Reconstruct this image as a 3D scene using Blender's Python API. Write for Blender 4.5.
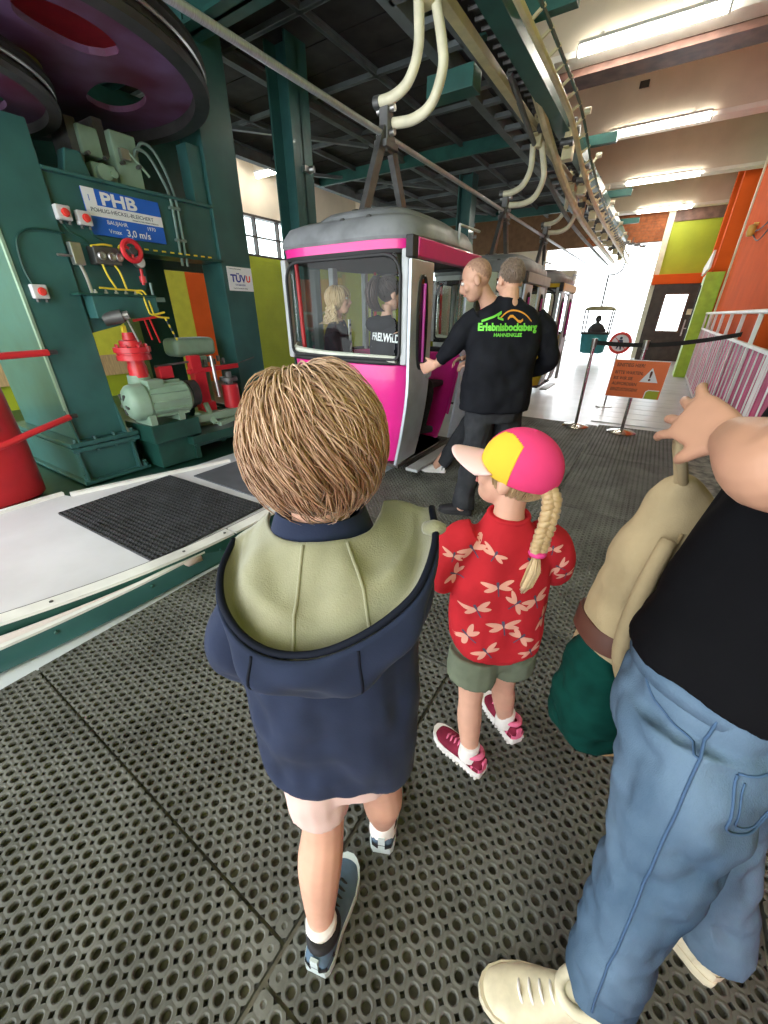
import bpy, bmesh, math, random
from math import sin, cos, pi, radians as R
from mathutils import Vector, Matrix, noise, Euler
random.seed(7)
sc = bpy.context.scene
C = sc.collection
for o in list(bpy.data.objects):
    bpy.data.objects.remove(o)
# ---------------------------------------------------------------- camera
# World axes follow the building: +Y along the cable track, +X towards the fence, Z up.
A = R(33)
cam = bpy.data.objects.new('camera', bpy.data.cameras.new('camera'))
C.objects.link(cam)
cam.data.sensor_fit = 'VERTICAL'
cam.data.sensor_height = 36.0
cam.data.lens = 13.5
cam.data.clip_start = 0.02
cam.location = (0, 0, 1.45)
cam.rotation_euler = (R(90 - 27.2), 0, A)
sc.camera = cam
# ---------------------------------------------------------------- light
W = bpy.data.worlds.new('sky'); sc.world = W; W.use_nodes = True
bg = W.node_tree.nodes['Background']
bg.inputs[0].default_value = (0.92, 0.97, 1.0, 1)
bg.inputs[1].default_value = 4.2
sun = bpy.data.objects.new('sun', bpy.data.lights.new('sun', 'SUN')); C.objects.link(sun)
sun.data.energy = 4.0; sun.data.angle = R(3); sun.data.color = (1, .96, .9)
sun.rotation_euler = (R(52), 0, R(150))
sc.view_settings.view_transform = 'Standard'
sc.view_settings.look = 'None'
sc.view_settings.exposure = 0.38
sc.view_settings.gamma = 1.0
sc.view_settings.use_curve_mapping = False

# ---------------------------------------------------------------- materials
MATS = {}
def mat(name, col, rough=.55, metal=0., var=.12, scale=6., bump=0., bscale=80., col2=None, spec=.5,
        stretch=None, emit=None, estr=0., coat=0., alpha=1., trans=0., dirt=0., ior=1.45, sheen=0., detail=4.):
    if name in MATS: return MATS[name]
    m = bpy.data.materials.new(name); m.use_nodes = True
    nt = m.node_tree; n = nt.nodes; L = nt.links
    b = n['Principled BSDF']
    tc = n.new('ShaderNodeTexCoord'); src = tc.outputs['Object']
    if stretch:
        mp = n.new('ShaderNodeMapping'); mp.inputs['Scale'].default_value = stretch
        L.new(src, mp.inputs[0]); src = mp.outputs[0]
    nz = n.new('ShaderNodeTexNoise'); nz.inputs['Scale'].default_value = scale; nz.inputs['Detail'].default_value = detail
    L.new(src, nz.inputs['Vector'])
    cr = n.new('ShaderNodeValToRGB')
    c2 = col2 or tuple(min(1, c * (1 + var)) for c in col)
    c1 = col if col2 else tuple(c * (1 - var) for c in col)
    cr.color_ramp.elements[0].color = (*c1, 1); cr.color_ramp.elements[1].color = (*c2, 1)
    cr.color_ramp.elements[0].position = .35; cr.color_ramp.elements[1].position = .65
    L.new(nz.outputs['Fac'], cr.inputs[0]); out = cr.outputs[0]
    if dirt:
        n2 = n.new('ShaderNodeTexNoise'); n2.inputs['Scale'].default_value = scale * .35; n2.inputs['Detail'].default_value = 8
        L.new(src, n2.inputs['Vector'])
        c3 = n.new('ShaderNodeValToRGB'); c3.color_ramp.elements[0].position = .5; c3.color_ramp.elements[1].position = .72
        L.new(n2.outputs['Fac'], c3.inputs[0])
        mx = n.new('ShaderNodeMix'); mx.data_type = 'RGBA'
        ml = n.new('ShaderNodeMath'); ml.operation = 'MULTIPLY'; ml.inputs[1].default_value = dirt
        L.new(c3.outputs[0], ml.inputs[0]); L.new(ml.outputs[0], mx.inputs[0])
        L.new(out, mx.inputs[6]); mx.inputs[7].default_value = (.05, .045, .035, 1); out = mx.outputs[2]
    L.new(out, b.inputs['Base Color'])
    b.inputs['Roughness'].default_value = rough; b.inputs['Metallic'].default_value = metal
    b.inputs['Specular IOR Level'].default_value = spec; b.inputs['Coat Weight'].default_value = coat
    b.inputs['IOR'].default_value = ior; b.inputs['Sheen Weight'].default_value = sheen
    b.inputs['Transmission Weight'].default_value = trans; b.inputs['Alpha'].default_value = alpha
    if emit: b.inputs['Emission Color'].default_value = (*emit, 1); b.inputs['Emission Strength'].default_value = estr
    if bump:
        n3 = n.new('ShaderNodeTexNoise'); n3.inputs['Scale'].default_value = bscale; n3.inputs['Detail'].default_value = 3
        L.new(src, n3.inputs['Vector'])
        bp = n.new('ShaderNodeBump'); bp.inputs['Strength'].default_value = bump; bp.inputs['Distance'].default_value = .004
        L.new(n3.outputs['Fac'], bp.inputs['Height']); L.new(bp.outputs[0], b.inputs['Normal'])
    MATS[name] = m
    return m

def glass(name, tint=(.9, .95, .95), mixv=.12):
    if name in MATS: return MATS[name]
    m = bpy.data.materials.new(name); m.use_nodes = True
    nt = m.node_tree; n = nt.nodes; n.remove(n['Principled BSDF'])
    t = n.new('ShaderNodeBsdfTransparent'); t.inputs[0].default_value = (*tint, 1)
    g = n.new('ShaderNodeBsdfGlossy'); g.inputs['Roughness'].default_value = .04
    fr = n.new('ShaderNodeLayerWeight'); fr.inputs[0].default_value = .25
    mth = n.new('ShaderNodeMath'); mth.operation = 'MULTIPLY_ADD'; mth.inputs[1].default_value = .28; mth.inputs[2].default_value = mixv
    nt.links.new(fr.outputs['Fresnel'], mth.inputs[0])
    mx = n.new('ShaderNodeMixShader'); nt.links.new(mth.outputs[0], mx.inputs[0])
    nt.links.new(t.outputs[0], mx.inputs[1]); nt.links.new(g.outputs[0], mx.inputs[2])
    nt.links.new(mx.outputs[0], n['Material Output'].inputs[0])
    MATS[name] = m
    return m

def flat(name, col, rough=.6, **k):
    return mat(name, col, rough, var=.03, **k)

# ---------------------------------------------------------------- mesh building
MX = {}          # world matrix of each Empty root
def thing(name, label, cat, loc=(0, 0, 0), rz=0., group=None):
    o = bpy.data.objects.new(name, None); C.objects.link(o)
    o.empty_display_size = .1
    o.location = loc; o.rotation_euler = (0, 0, rz)
    MX[o.name] = Matrix.Translation(loc) @ Matrix.Rotation(rz, 4, 'Z')
    tag(o, label, cat, group)
    return o

def tag(o, label=None, cat=None, group=None, kind=None):
    if label: o['label'] = label
    if cat: o['category'] = cat
    if group: o['group'] = group
    if kind: o['kind'] = kind
    return o

def frame(d, up=Vector((0, 0, 1))):
    d = Vector(d).normalized()
    if abs(d.dot(up)) > .98: up = Vector((0, 1, 0))
    x = d.cross(up).normalized(); y = x.cross(d).normalized()
    return x, y, d

def spline(pts, k=6):
    """Catmull-Rom through tuples of any length"""
    P = [tuple(p) for p in pts]
    if len(P) < 3: return P
    Q = [tuple(2 * a - b for a, b in zip(P[0], P[1]))] + P + [tuple(2 * a - b for a, b in zip(P[-1], P[-2]))]
    out = []
    for i in range(1, len(Q) - 2):
        for j in range(k):
            t = j / k
            out.append(tuple(.5 * (2 * b + (c - a) * t + (2 * a - 5 * b + 4 * c - d) * t * t + (3 * b - a - 3 * c + d) * t ** 3)
                             for a, b, c, d in zip(Q[i - 1], Q[i], Q[i + 1], Q[i + 2])))
    out.append(P[-1])
    return out

class MB:
    def __init__(s): s.v = []; s.f = []
    def add(s, vs, fs, M=None):
        o = len(s.v)
        s.v += [(M @ Vector(p))[:] if M else tuple(p) for p in vs]
        s.f += [tuple(i + o for i in f) for f in fs]
        return s
    def box(s, p0, p1, M=None):
        x0, y0, z0 = [min(a, b) for a, b in zip(p0, p1)]; x1, y1, z1 = [max(a, b) for a, b in zip(p0, p1)]
        return s.add([(x0, y0, z0), (x1, y0, z0), (x1, y1, z0), (x0, y1, z0), (x0, y0, z1), (x1, y0, z1), (x1, y1, z1), (x0, y1, z1)],
              [(0, 3, 2, 1), (4, 5, 6, 7), (0, 1, 5, 4), (1, 2, 6, 5), (2, 3, 7, 6), (3, 0, 4, 7)], M)
    def bar(s, p, q, w, h, up=(0, 0, 1)):
        p, q = Vector(p), Vector(q); x, y, d = frame(q - p, Vector(up))
        vs = []
        for c in (p, q):
            for a, b in ((-1, -1), (1, -1), (1, 1), (-1, 1)):
                vs.append((c + x * a * w / 2 + y * b * h / 2)[:])
        return s.add(vs, [(3, 2, 1, 0), (4, 5, 6, 7), (0, 1, 5, 4), (1, 2, 6, 5), (2, 3, 7, 6), (3, 0, 4, 7)])
    def ring(s, c, x, y, rx, ry, n, e=2.0):
        out = []
        for i in range(n):
            a = 2 * pi * i / n; ca, sa = cos(a), sin(a)
            if e != 2.0:
                ca = math.copysign(abs(ca) ** (2 / e), ca); sa = math.copysign(abs(sa) ** (2 / e), sa)
            out.append((Vector(c) + Vector(x) * ca * rx + Vector(y) * sa * ry)[:])
        return out
    def loft(s, rings, cap=True, closed=False):
        n = len(rings[0]); o = len(s.v)
        for r in rings: s.v += [tuple(p) for p in r]
        m = len(rings)
        for i in range(m - 1 if not closed else m):
            a, b = o + i * n, o + ((i + 1) % m) * n
            for j in range(n):
                k = (j + 1) % n
                s.f.append((a + j, a + k, b + k, b + j))
        if cap and not closed:
            s.f.append(tuple(o + j for j in reversed(range(n))))
            s.f.append(tuple(o + (m - 1) * n + j for j in range(n)))
        return s
    def tube(s, pts, r, n=8, cap=True, closed=False):
        P = [Vector(p) for p in pts]; m = len(P)
        rr = r if isinstance(r, (list, tuple)) else [r] * m
        rings = []; px = None
        for i in range(m):
            if closed: d = P[(i + 1) % m] - P[i - 1]
            else: d = P[min(i + 1, m - 1)] - P[max(i - 1, 0)]
            if d.length < 1e-9: d = Vector((0, 0, 1))
            d.normalize()
            if px is None:
                x = frame(d)[0]; y = d.cross(x)
            else:
                x = px - d * px.dot(d)
                x = x.normalized() if x.length > 1e-6 else frame(d)[0]
                y = d.cross(x)
            px = x
            rings.append(s.ring(P[i], x, y, rr[i], rr[i], n))
        return s.loft(rings, cap, closed)
    def stube(s, pts, n=8, k=5):
        """tube through (x,y,z,r) points, smoothed"""
        Q = spline(pts, k)
        return s.tube([q[:3] for q in Q], [q[3] for q in Q], n)
    def lathe(s, prof, n=16, M=None):
        rings = [[(r * cos(2 * pi * i / n), r * sin(2 * pi * i / n), z) for i in range(n)] for r, z in prof]
        if M: rings = [[(M @ Vector(p))[:] for p in g] for g in rings]
        return s.loft(rings)
    def cyl(s, p, q, r, n=12):
        return s.tube([p, q], r, n)
    def prism(s, poly, d0, d1, M=None):
        """polygon in XY, extruded in Z from d0 to d1"""
        n = len(poly)
        vs = [(x, y, d0) for x, y in poly] + [(x, y, d1) for x, y in poly]
        fs = [tuple(reversed(range(n))), tuple(range(n, 2 * n))] + [(i, (i + 1) % n, n + (i + 1) % n, n + i) for i in range(n)]
        return s.add(vs, fs, M)
    def ell(s, c, r, n=12, m=8, M=None):
        r = r if isinstance(r, (list, tuple)) else (r, r, r)
        vs = []; fs = []
        for i in range(1, m):
            th = pi * i / m
            for j in range(n):
                ph = 2 * pi * j / n
                vs.append((c[0] + r[0] * sin(th) * cos(ph), c[1] + r[1] * sin(th) * sin(ph), c[2] + r[2] * cos(th)))
        for i in range(m - 2):
            for j in range(n):
                k = (j + 1) % n
                fs.append((i * n + j, (i + 1) * n + j, (i + 1) * n + k, i * n + k))
        t = len(vs); vs.append((c[0], c[1], c[2] + r[2])); vs.append((c[0], c[1], c[2] - r[2]))
        for j in range(n):
            k = (j + 1) % n
            fs.append((t, j, k)); fs.append((t + 1, (m - 2) * n + k, (m - 2) * n + j))
        return s.add(vs, fs, M)
    def grid(s, rows, close=False):
        """surface from a list of rows of points"""
        o = len(s.v); n = len(rows[0])
        for r in rows: s.v += [tuple(p) for p in r]
        for i in range(len(rows) - 1):
            for j in range(n if close else n - 1):
                k = (j + 1) % n
                s.f.append((o + i * n + j, o + i * n + k, o + (i + 1) * n + k, o + (i + 1) * n + j))
        return s
    def mesh(s, name):
        me = bpy.data.meshes.new(name); me.from_pydata(s.v, [], s.f); me.update()
        return me
    def build(s, name, m, parent=None, smooth=False, bevel=0., local=False, seg=2, solid=0.):
        if parent is not None and not local:
            r = parent
            while r.parent is not None: r = r.parent
            if r.name in MX:
                Mi = MX[r.name].inverted(); s.v = [(Mi @ Vector(p))[:] for p in s.v]
        me = s.mesh(name)
        return link(name, me, m, parent, smooth, bevel, seg, solid)

def link(name, me, m, parent=None, smooth=False, bevel=0., seg=2, solid=0.):
    bm = bmesh.new(); bm.from_mesh(me); bmesh.ops.recalc_face_normals(bm, faces=bm.faces); bm.to_mesh(me); bm.free()
    if m and not me.materials: me.materials.append(MATS[m] if isinstance(m, str) else m)
    o = bpy.data.objects.new(name, me); C.objects.link(o)
    if parent is not None: o.parent = parent
    if smooth:
        me.polygons.foreach_set('use_smooth', [True] * len(me.polygons))
        me.set_sharp_from_angle(angle=R(smooth if smooth > 1 else 40))
    if solid:
        md = o.modifiers.new('thick', 'SOLIDIFY'); md.thickness = solid; md.offset = 0
    if bevel:
        md = o.modifiers.new('bevel', 'BEVEL'); md.width = bevel; md.segments = seg; md.limit_method = 'ANGLE'; md.angle_limit = R(40)
        md.harden_normals = False
    return o

def remesh(mb, voxel, smooth=3, fold=0., fscale=9., fdir=(1, 1, 1)):
    """fuse overlapping closed pieces into one continuous surface; optional soft cloth folds"""
    me = mb.mesh('tmp')
    bm = bmesh.new(); bm.from_mesh(me); bmesh.ops.recalc_face_normals(bm, faces=bm.faces); bm.to_mesh(me); bm.free()
    o = bpy.data.objects.new('tmp', me); C.objects.link(o)
    md = o.modifiers.new('r', 'REMESH'); md.mode = 'VOXEL'; md.voxel_size = voxel
    if smooth:
        ms = o.modifiers.new('s', 'SMOOTH'); ms.iterations = smooth; ms.factor = .5
    dg = bpy.context.evaluated_depsgraph_get(); dg.update()
    ev = o.evaluated_get(dg)
    nm = bpy.data.meshes.new_from_object(ev)
    bpy.data.objects.remove(o); bpy.data.meshes.remove(me)
    nm.materials.clear()
    if fold:
        ns = [v.normal.copy() for v in nm.vertices]
        for v, nn in zip(nm.vertices, ns):
            p = Vector((v.co.x * fdir[0], v.co.y * fdir[1], v.co.z * fdir[2])) * fscale
            a = noise.noise(p) + .5 * noise.noise(p * 2.1 + Vector((3, 1, 7)))
            v.co += nn * fold * (a - .25 * abs(a))
        nm.update()
    return nm

def put(name, me, m, parent, smooth=True):
    """link a mesh given in the parent's own coordinates"""
    return link(name, me, m, parent, 180 if smooth else False)

def copy_tree(o, parent=None):
    c = o.copy(); C.objects.link(c); c.parent = parent
    if o.name in MX: MX[c.name] = MX[o.name].copy()
    for ch in list(o.children): copy_tree(ch, c)
    return c

def text(name, s, size, M, m, parent, depth=.002, align='LEFT', bold=0., sx=1.):
    """raised lettering; M maps text XY plane to the root's local space"""
    cu = bpy.data.curves.new('t', 'FONT'); cu.body = s; cu.size = size; cu.extrude = depth; cu.align_x = align; cu.offset = bold
    cu.resolution_u = 3
    o = bpy.data.objects.new('t', cu); C.objects.link(o)
    dg = bpy.context.evaluated_depsgraph_get(); dg.update()
    me = bpy.data.meshes.new_from_object(o.evaluated_get(dg))
    bpy.data.objects.remove(o)
    me.transform(M @ Matrix.Diagonal((sx, 1, 1, 1)))
    me.materials.clear()
    return link(name, me, m, parent)

def face_M(o, x, y):
    """matrix with origin o, text x axis and y axis given"""
    x = Vector(x).normalized(); y = Vector(y).normalized(); z = x.cross(y)
    M = Matrix((x, y, z)).transposed().to_4x4(); M.translation = Vector(o)
    return M
# ================================================================ the setting
mat('mat_rubber', (.115, .118, .105), .5, var=.28, scale=3, bump=.15, bscale=250, dirt=.25, spec=.2)
mat('mat_black', (.035, .037, .042), .5, var=.25, scale=5, bump=.2, bscale=200)
mat('floor_dirt', (.19, .185, .15), .9, var=.5, scale=14)
mat('floor_paint', (.62, .66, .70), .28, var=.08, scale=2.2, dirt=.22)
mat('plat_paint', (.66, .66, .69), .45, var=.06, scale=2.5, dirt=.18)
mat('green_floor', (.012, .055, .04), .35, var=.3, scale=4)
mat('concrete_pale', (.70, .62, .50), .85, var=.07, scale=1.6, dirt=.08)
mat('concrete_tube_lit', (.82, .79, .72), .7, var=.05)  # paler than the beams: tube light put into the strip's colour
mat('brown_steel', (.15, .075, .055), .5, var=.35, scale=5)
mat('deck_dark', (.028, .024, .022), .9, var=.3, scale=5)
mat('beam_grey', (.13, .15, .155), .55, var=.2, scale=4)
mat('beam_green', (.022, .10, .085), .4, var=.2, scale=4)
mat('orange', (.74, .115, .02), .85, var=.06, scale=2, spec=.15)
mat('lime', (.36, .42, .02), .6, var=.08, scale=2)
mat('lime_light', (.42, .62, .16), .5, var=.06)
mat('lime_yellow', (.60, .58, .05), .6, var=.06)
mat('brick_red', (.30, .095, .035), .85, var=.25, scale=9)
mat('mortar', (.16, .09, .05), .9)
mat('white_paint', (.80, .80, .78), .4, var=.05)
mat('frame_dark', (.045, .035, .03), .5, var=.2)
mat('cream', (.70, .66, .50), .5, var=.08)
mat('wood_tan', (.50, .34, .16), .6, var=.15, stretch=(1, 8, 1))
mat('tube_on', (1, 1, 1), .5, emit=(1, .95, .84), estr=45)
mat('pink_panel', (.55, .02, .15), .42, var=.15, scale=3, spec=.15)
mat('panel_yellow', (.5, .45, .05), .6)
glass('pane', (.93, .97, .97), .03)

def struct(name, mb, m, parent=None, **k):
    o = mb.build(name, m, parent, **k)
    if parent is None: o['kind'] = 'structure'
    return o

# floor: dirty slab below the mats, painted slab beyond them, green slab round the machine
fl = struct('floor', MB().box((-2.03, -2.5, -.10), (2.2, 6.42, -.024)), 'floor_dirt')
struct('painted_floor', MB().box((-2.03, 6.42, -.10), (2.2, 30, -.022)), 'floor_paint', fl)
struct('painted_floor_strip', MB().box((-3.9, -2.5, -.10), (-2.03, 30, -.02)), 'floor_paint', fl)
struct('green_floor', MB().box((-9.2, -2.5, -.10), (-3.9, 30, -.02)), 'green_floor', fl)
# board joints of the painted walkway beside the fence
for k in range(14):
    y = 6.75 + k * .42
    struct('floor_board', MB().box((-.55, y, -.022), (.82, y + .405, -.008)), 'floor_paint', fl, bevel=.004)

# perforated rubber mats
MWX, MWY = 1.6, 1.04
def mat_mesh(w, h, nx, ny, th=.023, hole=.0126, cut=.0082, corner=True):
    mb = MB(); dx, dy = w / nx, h / ny
    N = 16
    for i in range(nx):
        for j in range(ny):
            cx, cy = -w / 2 + dx * (i + .5), -h / 2 + dy * (j + .5)
            hx, hy = dx / 2 * .997, dy / 2 * .997
            isc = corner and i in (0, nx - 1) and j in (0, ny - 1)
            r = .006 if isc else hole
            outer = []
            c = cut
            base = [(hx, 0), (hx, hy - c), (hx - c / 2, hy - c / 2), (hx - c, hy), (0, hy), (-hx + c, hy), (-hx + c / 2, hy - c / 2), (-hx, hy - c),
                    (-hx, 0), (-hx, -hy + c), (-hx + c / 2, -hy + c / 2), (-hx + c, -hy), (0, -hy), (hx - c, -hy), (hx - c / 2, -hy + c / 2), (hx, -hy + c)]
            o = len(mb.v)
            for (x, y) in base: mb.v.append((cx + x, cy + y, -.0012))
            for q in range(N):
                a = 2 * pi * q / N; mb.v.append((cx + cos(a) * (r + .0022), cy + sin(a) * (r + .0022), 0))
            for q in range(N):
                a = 2 * pi * q / N; mb.v.append((cx + cos(a) * r * .94, cy + sin(a) * r * .94, -.002))
            for q in range(N):
                a = 2 * pi * q / N; mb.v.append((cx + cos(a) * r * .80, cy + sin(a) * r * .80, -.013 if not isc else -.004))
            for q in range(N):
                k = (q + 1) % N
                for lv in range(3):
                    mb.f.append((o + lv * N + q, o + lv * N + k, o + (lv + 1) * N + k, o + (lv + 1) * N + q))
            p = len(mb.v)                                        # square-hole walls
            for a, b in ((1, 3), (5, 7), (9, 11), (13, 15)):
                va, vm, vb = mb.v[o + a], mb.v[o + a + 1], mb.v[o + b]
                q0 = len(mb.v)
                mb.v += [(va[0], va[1], -th), (vm[0], vm[1], -th), (vb[0], vb[1], -th)]
                mb.f += [(o + a, o + a + 1, q0 + 1, q0), (o + a + 1, o + b, q0 + 2, q0 + 1)]
            if isc:
                mb.f.append(tuple(o + 3 * N + q for q in range(N)))
    # outer skirt
    x, y = w / 2 * .998, h / 2 * .998
    o = len(mb.v)
    mb.v += [(-x, -y, -.001), (x, -y, -.001), (x, y, -.001), (-x, y, -.001), (-x, -y, -th), (x, -y, -th), (x, y, -th), (-x, y, -th)]
    mb.f += [(o, o + 1, o + 5, o + 4), (o + 1, o + 2, o + 6, o + 5), (o + 2, o + 3, o + 7, o + 6), (o + 3, o, o + 4, o + 7)]
    me = mb.mesh('rubber_mat')
    me.materials.append(MATS['mat_rubber'])
    return me
mat_me = mat_mesh(MWX - .008, MWY - .008, 39, 25)
bm = bmesh.new(); bm.from_mesh(mat_me); bmesh.ops.recalc_face_normals(bm, faces=bm.faces)
up = sum(1 for f in bm.faces if abs(f.normal.z) > .9 and f.normal.z > 0)
bm.to_mesh(mat_me); bm.free()
def rubber_mat(x, y, rz, label):
    o = bpy.data.objects.new('rubber_mat', mat_me); C.objects.link(o)
    o.location = (x, y, 0); o.rotation_euler = (0, 0, rz)
    tag(o, label, 'mat', 'perforated rubber floor mats')
    return o
GX, GY = -.417, .172
left_l = ['perforated rubber mat in the bottom left corner of the picture', 'perforated rubber mat under the boy, beside the curved guide rails',
          'perforated rubber mat just ahead of the boy', 'perforated rubber mat ahead of the girl, behind the standing attendant',
          'perforated rubber mat under the feet of the attendant at the cabin', 'perforated rubber mat beside the open cabin door, past the attendant',
          'farthest perforated rubber mat on the cabin side, before the painted floor']
for k in range(7):
    rubber_mat(GX - MWX / 2 - .003, GY - MWY / 2 + MWY * k, 0, left_l[k])
right_l = ['perforated rubber mat under the light sneaker at the lower edge', 'perforated rubber mat under the girl in red',
           'perforated rubber mat just ahead of the girl', 'perforated rubber mat between the girl and the queue stands',
           'farthest perforated rubber mat, under the two chrome queue stands']
for k in range(5):
    rubber_mat(GX + MWY / 2 + .003, .10 - MWX / 2 + MWX * k, pi / 2, right_l[k])
mat_narrow = mat_mesh(MWX - .008, .555, 39, 13)
bm = bmesh.new(); bm.from_mesh(mat_narrow); bmesh.ops.recalc_face_normals(bm, faces=bm.faces); bm.to_mesh(mat_narrow); bm.free()
for k in range(3):
    nm_ = rubber_mat(GX + MWY + .290, .55 - MWX / 2 + MWX * k, pi / 2,
               ['perforated rubber mat under the jeans legs in the lower right corner', 'perforated rubber mat right of the beige backpack', 'perforated rubber mat at the near end of the pink fence'][k])
    nm_.data = mat_narrow

# right-hand ceiling: slab, deep transverse beams, brown girder
ce = struct('ceiling', MB().box((-3.2, -6, 5.45), (1.6, 22, 5.6)), 'concrete_pale')
beam_l = [3.45, 7.25, 10.25, 13.75, 17.35, -.3]
for i, l in enumerate(beam_l):
    b = struct('ceiling_beam', MB().box((-2.7, l, 4.42), (1.5, l + .28, 5.45)), 'concrete_pale', ce)
    struct('beam_lower_strip', MB().box((-2.7, l - .015, 4.38), (1.2, l + .29, 4.45)), 'concrete_tube_lit', b, bevel=.008)
    struct('girder_bracket', MB().box((-2.75, l - .02, 4.35), (-2.25, l + .1, 4.62)), 'beam_green', b)
struct('brown_girder', MB().box((-2.7, 7.56, 4.33), (1.5, 7.9, 4.62)).box((-2.7, 7.53, 4.30), (1.5, 7.93, 4.328)), 'brown_steel', ce)
for (x, y, z, dx) in ((-1.35, 10.24, 4.95, .09), (-1.2, 7.24, 5.1, .1), (-2.3, 7.24, 5.2, .1)):
    struct('beam_recess_box', MB().box((x, y - .012, z), (x + dx * 1.6, y + .01, z + dx)), 'frame_dark', ce)

# fluorescent tubes (continuing the same row above and behind the camera)
tube_lab = {0: 'nearest lit fluorescent tube under the first ceiling beam', 1: 'second lit fluorescent tube along the ceiling',
            2: 'third lit fluorescent tube along the ceiling', 3: 'farthest lit fluorescent tube, above the brick gable',
            4: 'lit fluorescent tube above the camera'}
tl = [(-1.72, -.22, 7.12), (-1.66, -.16, 10.5), (-1.62, -.10, 14.1), (-1.56, -.10, 17.85)]
for i, (x0, x1, l) in enumerate(tl):
    z = 4.36
    y = beam_l[1 + i] - .10 if i else 7.1
    t = thing('fluorescent_lamp', tube_lab[i], 'lamp', (0, 0, 0), group='ceiling tubes')
    t.location = ((x0 + x1) / 2, y, z); MX[t.name] = Matrix.Translation(t.location)
    MB().box((x0, y - .045, z + .05), (x1, y + .045, z + .09)).build('lamp_housing', 'white_paint', t, bevel=.006)
    MB().tube([(x0 + .02, y, z), (x1 - .02, y, z)], .042, 12).build('glowing_tube', 'tube_on', t, smooth=True)
    for x in (x0, x1): MB().box((x - .012, y - .045, z - .045), (x + .012, y + .045, z + .055)).build('end_cap', 'white_paint', t, bevel=.004)
    for x in (x0 + .25, x1 - .25): MB().box((x - .02, y - .02, z + .085), (x + .02, y + .16, z + .12)).build('bracket', 'white_paint', t)

# dark deck over the machine with steel members underneath
dk = struct('ceiling_deck', MB().box((-7.2, -1.5, 4.2), (-2.45, 15, 4.35)), 'deck_dark')
for k in range(34):
    y = -1.4 + k * .48
    struct('deck_board', MB().box((-7.15, y, 4.165), (-2.5, y + .46, 4.2)), 'deck_dark', dk)
for x, w, h in ((-2.6, .14, .20), (-3.75, .05, .07), (-4.95, .10, .12), (-6.1, .05, .07), (-7.1, .14, .20)):
    struct('deck_beam', MB().box((x - w / 2, -1.5, 4.16 - h), (x + w / 2, 15, 4.16 - h + .02)).box((x - .012, -1.5, 4.16 - h), (x + .012, 15, 4.16)).box((x - w / 2, -1.5, 4.14), (x + w / 2, 15, 4.16)), 'beam_grey', dk)
for k in range(11):
    y = .2 + k * 1.35
    big = k in (2, 6, 10)
    h = .20 if big else .06
    struct('deck_cross_beam', MB().box((-7.1, y - .03, 4.15 - h), (-2.6, y + .03, 4.15 - h + .02)).box((-7.1, y - .01, 4.15 - h), (-2.6, y + .01, 4.15)), 'beam_green' if big else 'beam_grey', dk)
for k in range(4):
    struct('deck_brace', MB().bar((-7.0, 1.6 + k * 3, 4.03), (-5.0, 4.2 + k * 3, 4.03), .07, .05), 'beam_grey', dk)

# left hall: lime brick wall with a high window band, orange strip, pale ceiling
wl = struct('wall_left', MB().box((-9.3, -2.5, -.1), (-9.0, 22, 2.75)).box((-9.3, -2.5, 2.75), (-9.0, 2.0, 3.62)), 'lime')
struct('upper_wall', MB().box((-9.3, -2.5, 3.62), (-9.0, 22, 5.45)), 'concrete_pale', wl)
for k in range(30):
    z = .05 + k * .09
    struct('brick_course', MB().box((-9.0, 6.6, z), (-8.988, 13.5, z + .082)), 'lime', wl)
struct('orange_wall_strip', MB().box((-9.0, 5.85, 0), (-8.96, 6.45, 2.75)), 'orange', wl)
struct('yellow_wall_strip', MB().box((-9.0, 5.2, 0), (-8.97, 5.85, 2.75)), 'lime_yellow', wl)
struct('yellow_wall_field', MB().box((-9.0, 1.5, 0.75), (-8.98, 5.2, 2.75)), 'lime_yellow', wl)
struct('wood_wall_band', MB().box((-9.0, 1.5, .38), (-8.93, 5.2, .75)), 'wood_tan', wl)
struct('ceiling_left', MB().box((-9.3, -2.5, 5.45), (-3.2, 22, 5.6)), 'concrete_pale')
w1 = struct('window_1', MB().box((-9.2, 2.0, 2.75), (-9.0, 22, 2.80)).box((-9.2, 2.0, 3.57), (-9.0, 22, 3.62)), 'frame_dark')
for k in range(27):
    y = 2.0 + k * .76
    struct('window_mullion', MB().box((-9.16, y - .022, 2.8), (-9.04, y + .022, 3.57)), 'frame_dark', w1)
struct('window_rail', MB().box((-9.14, 2.0, 3.17), (-9.06, 22, 3.2)), 'frame_dark', w1)
for k in range(26):
    y = 2.0 + k * .76
    struct('pane', MB().box((-9.105, y + .022, 2.8), (-9.095, y + .738, 3.57)), 'pane', w1)
struct('beam_left_hall', MB().box((-9.0, 8.2, 4.4), (-3.3, 8.5, 5.45)).box((-9.0, 12.2, 4.4), (-3.3, 12.5, 5.45)), 'concrete_pale')
t = thing('fluorescent_lamp', 'lit fluorescent tube in the left hall, seen past the green post', 'lamp', (-8.0, 8.0, 4.3), group='ceiling tubes')
MB().tube([(-8.7, 8.0, 4.3), (-6.9, 8.0, 4.3)], .045, 10).build('glowing_tube', 'tube_on', t, smooth=True)
MB().box((-8.75, 7.95, 4.35), (-6.85, 8.22, 4.39)).build('lamp_housing', 'white_paint', t)

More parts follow.
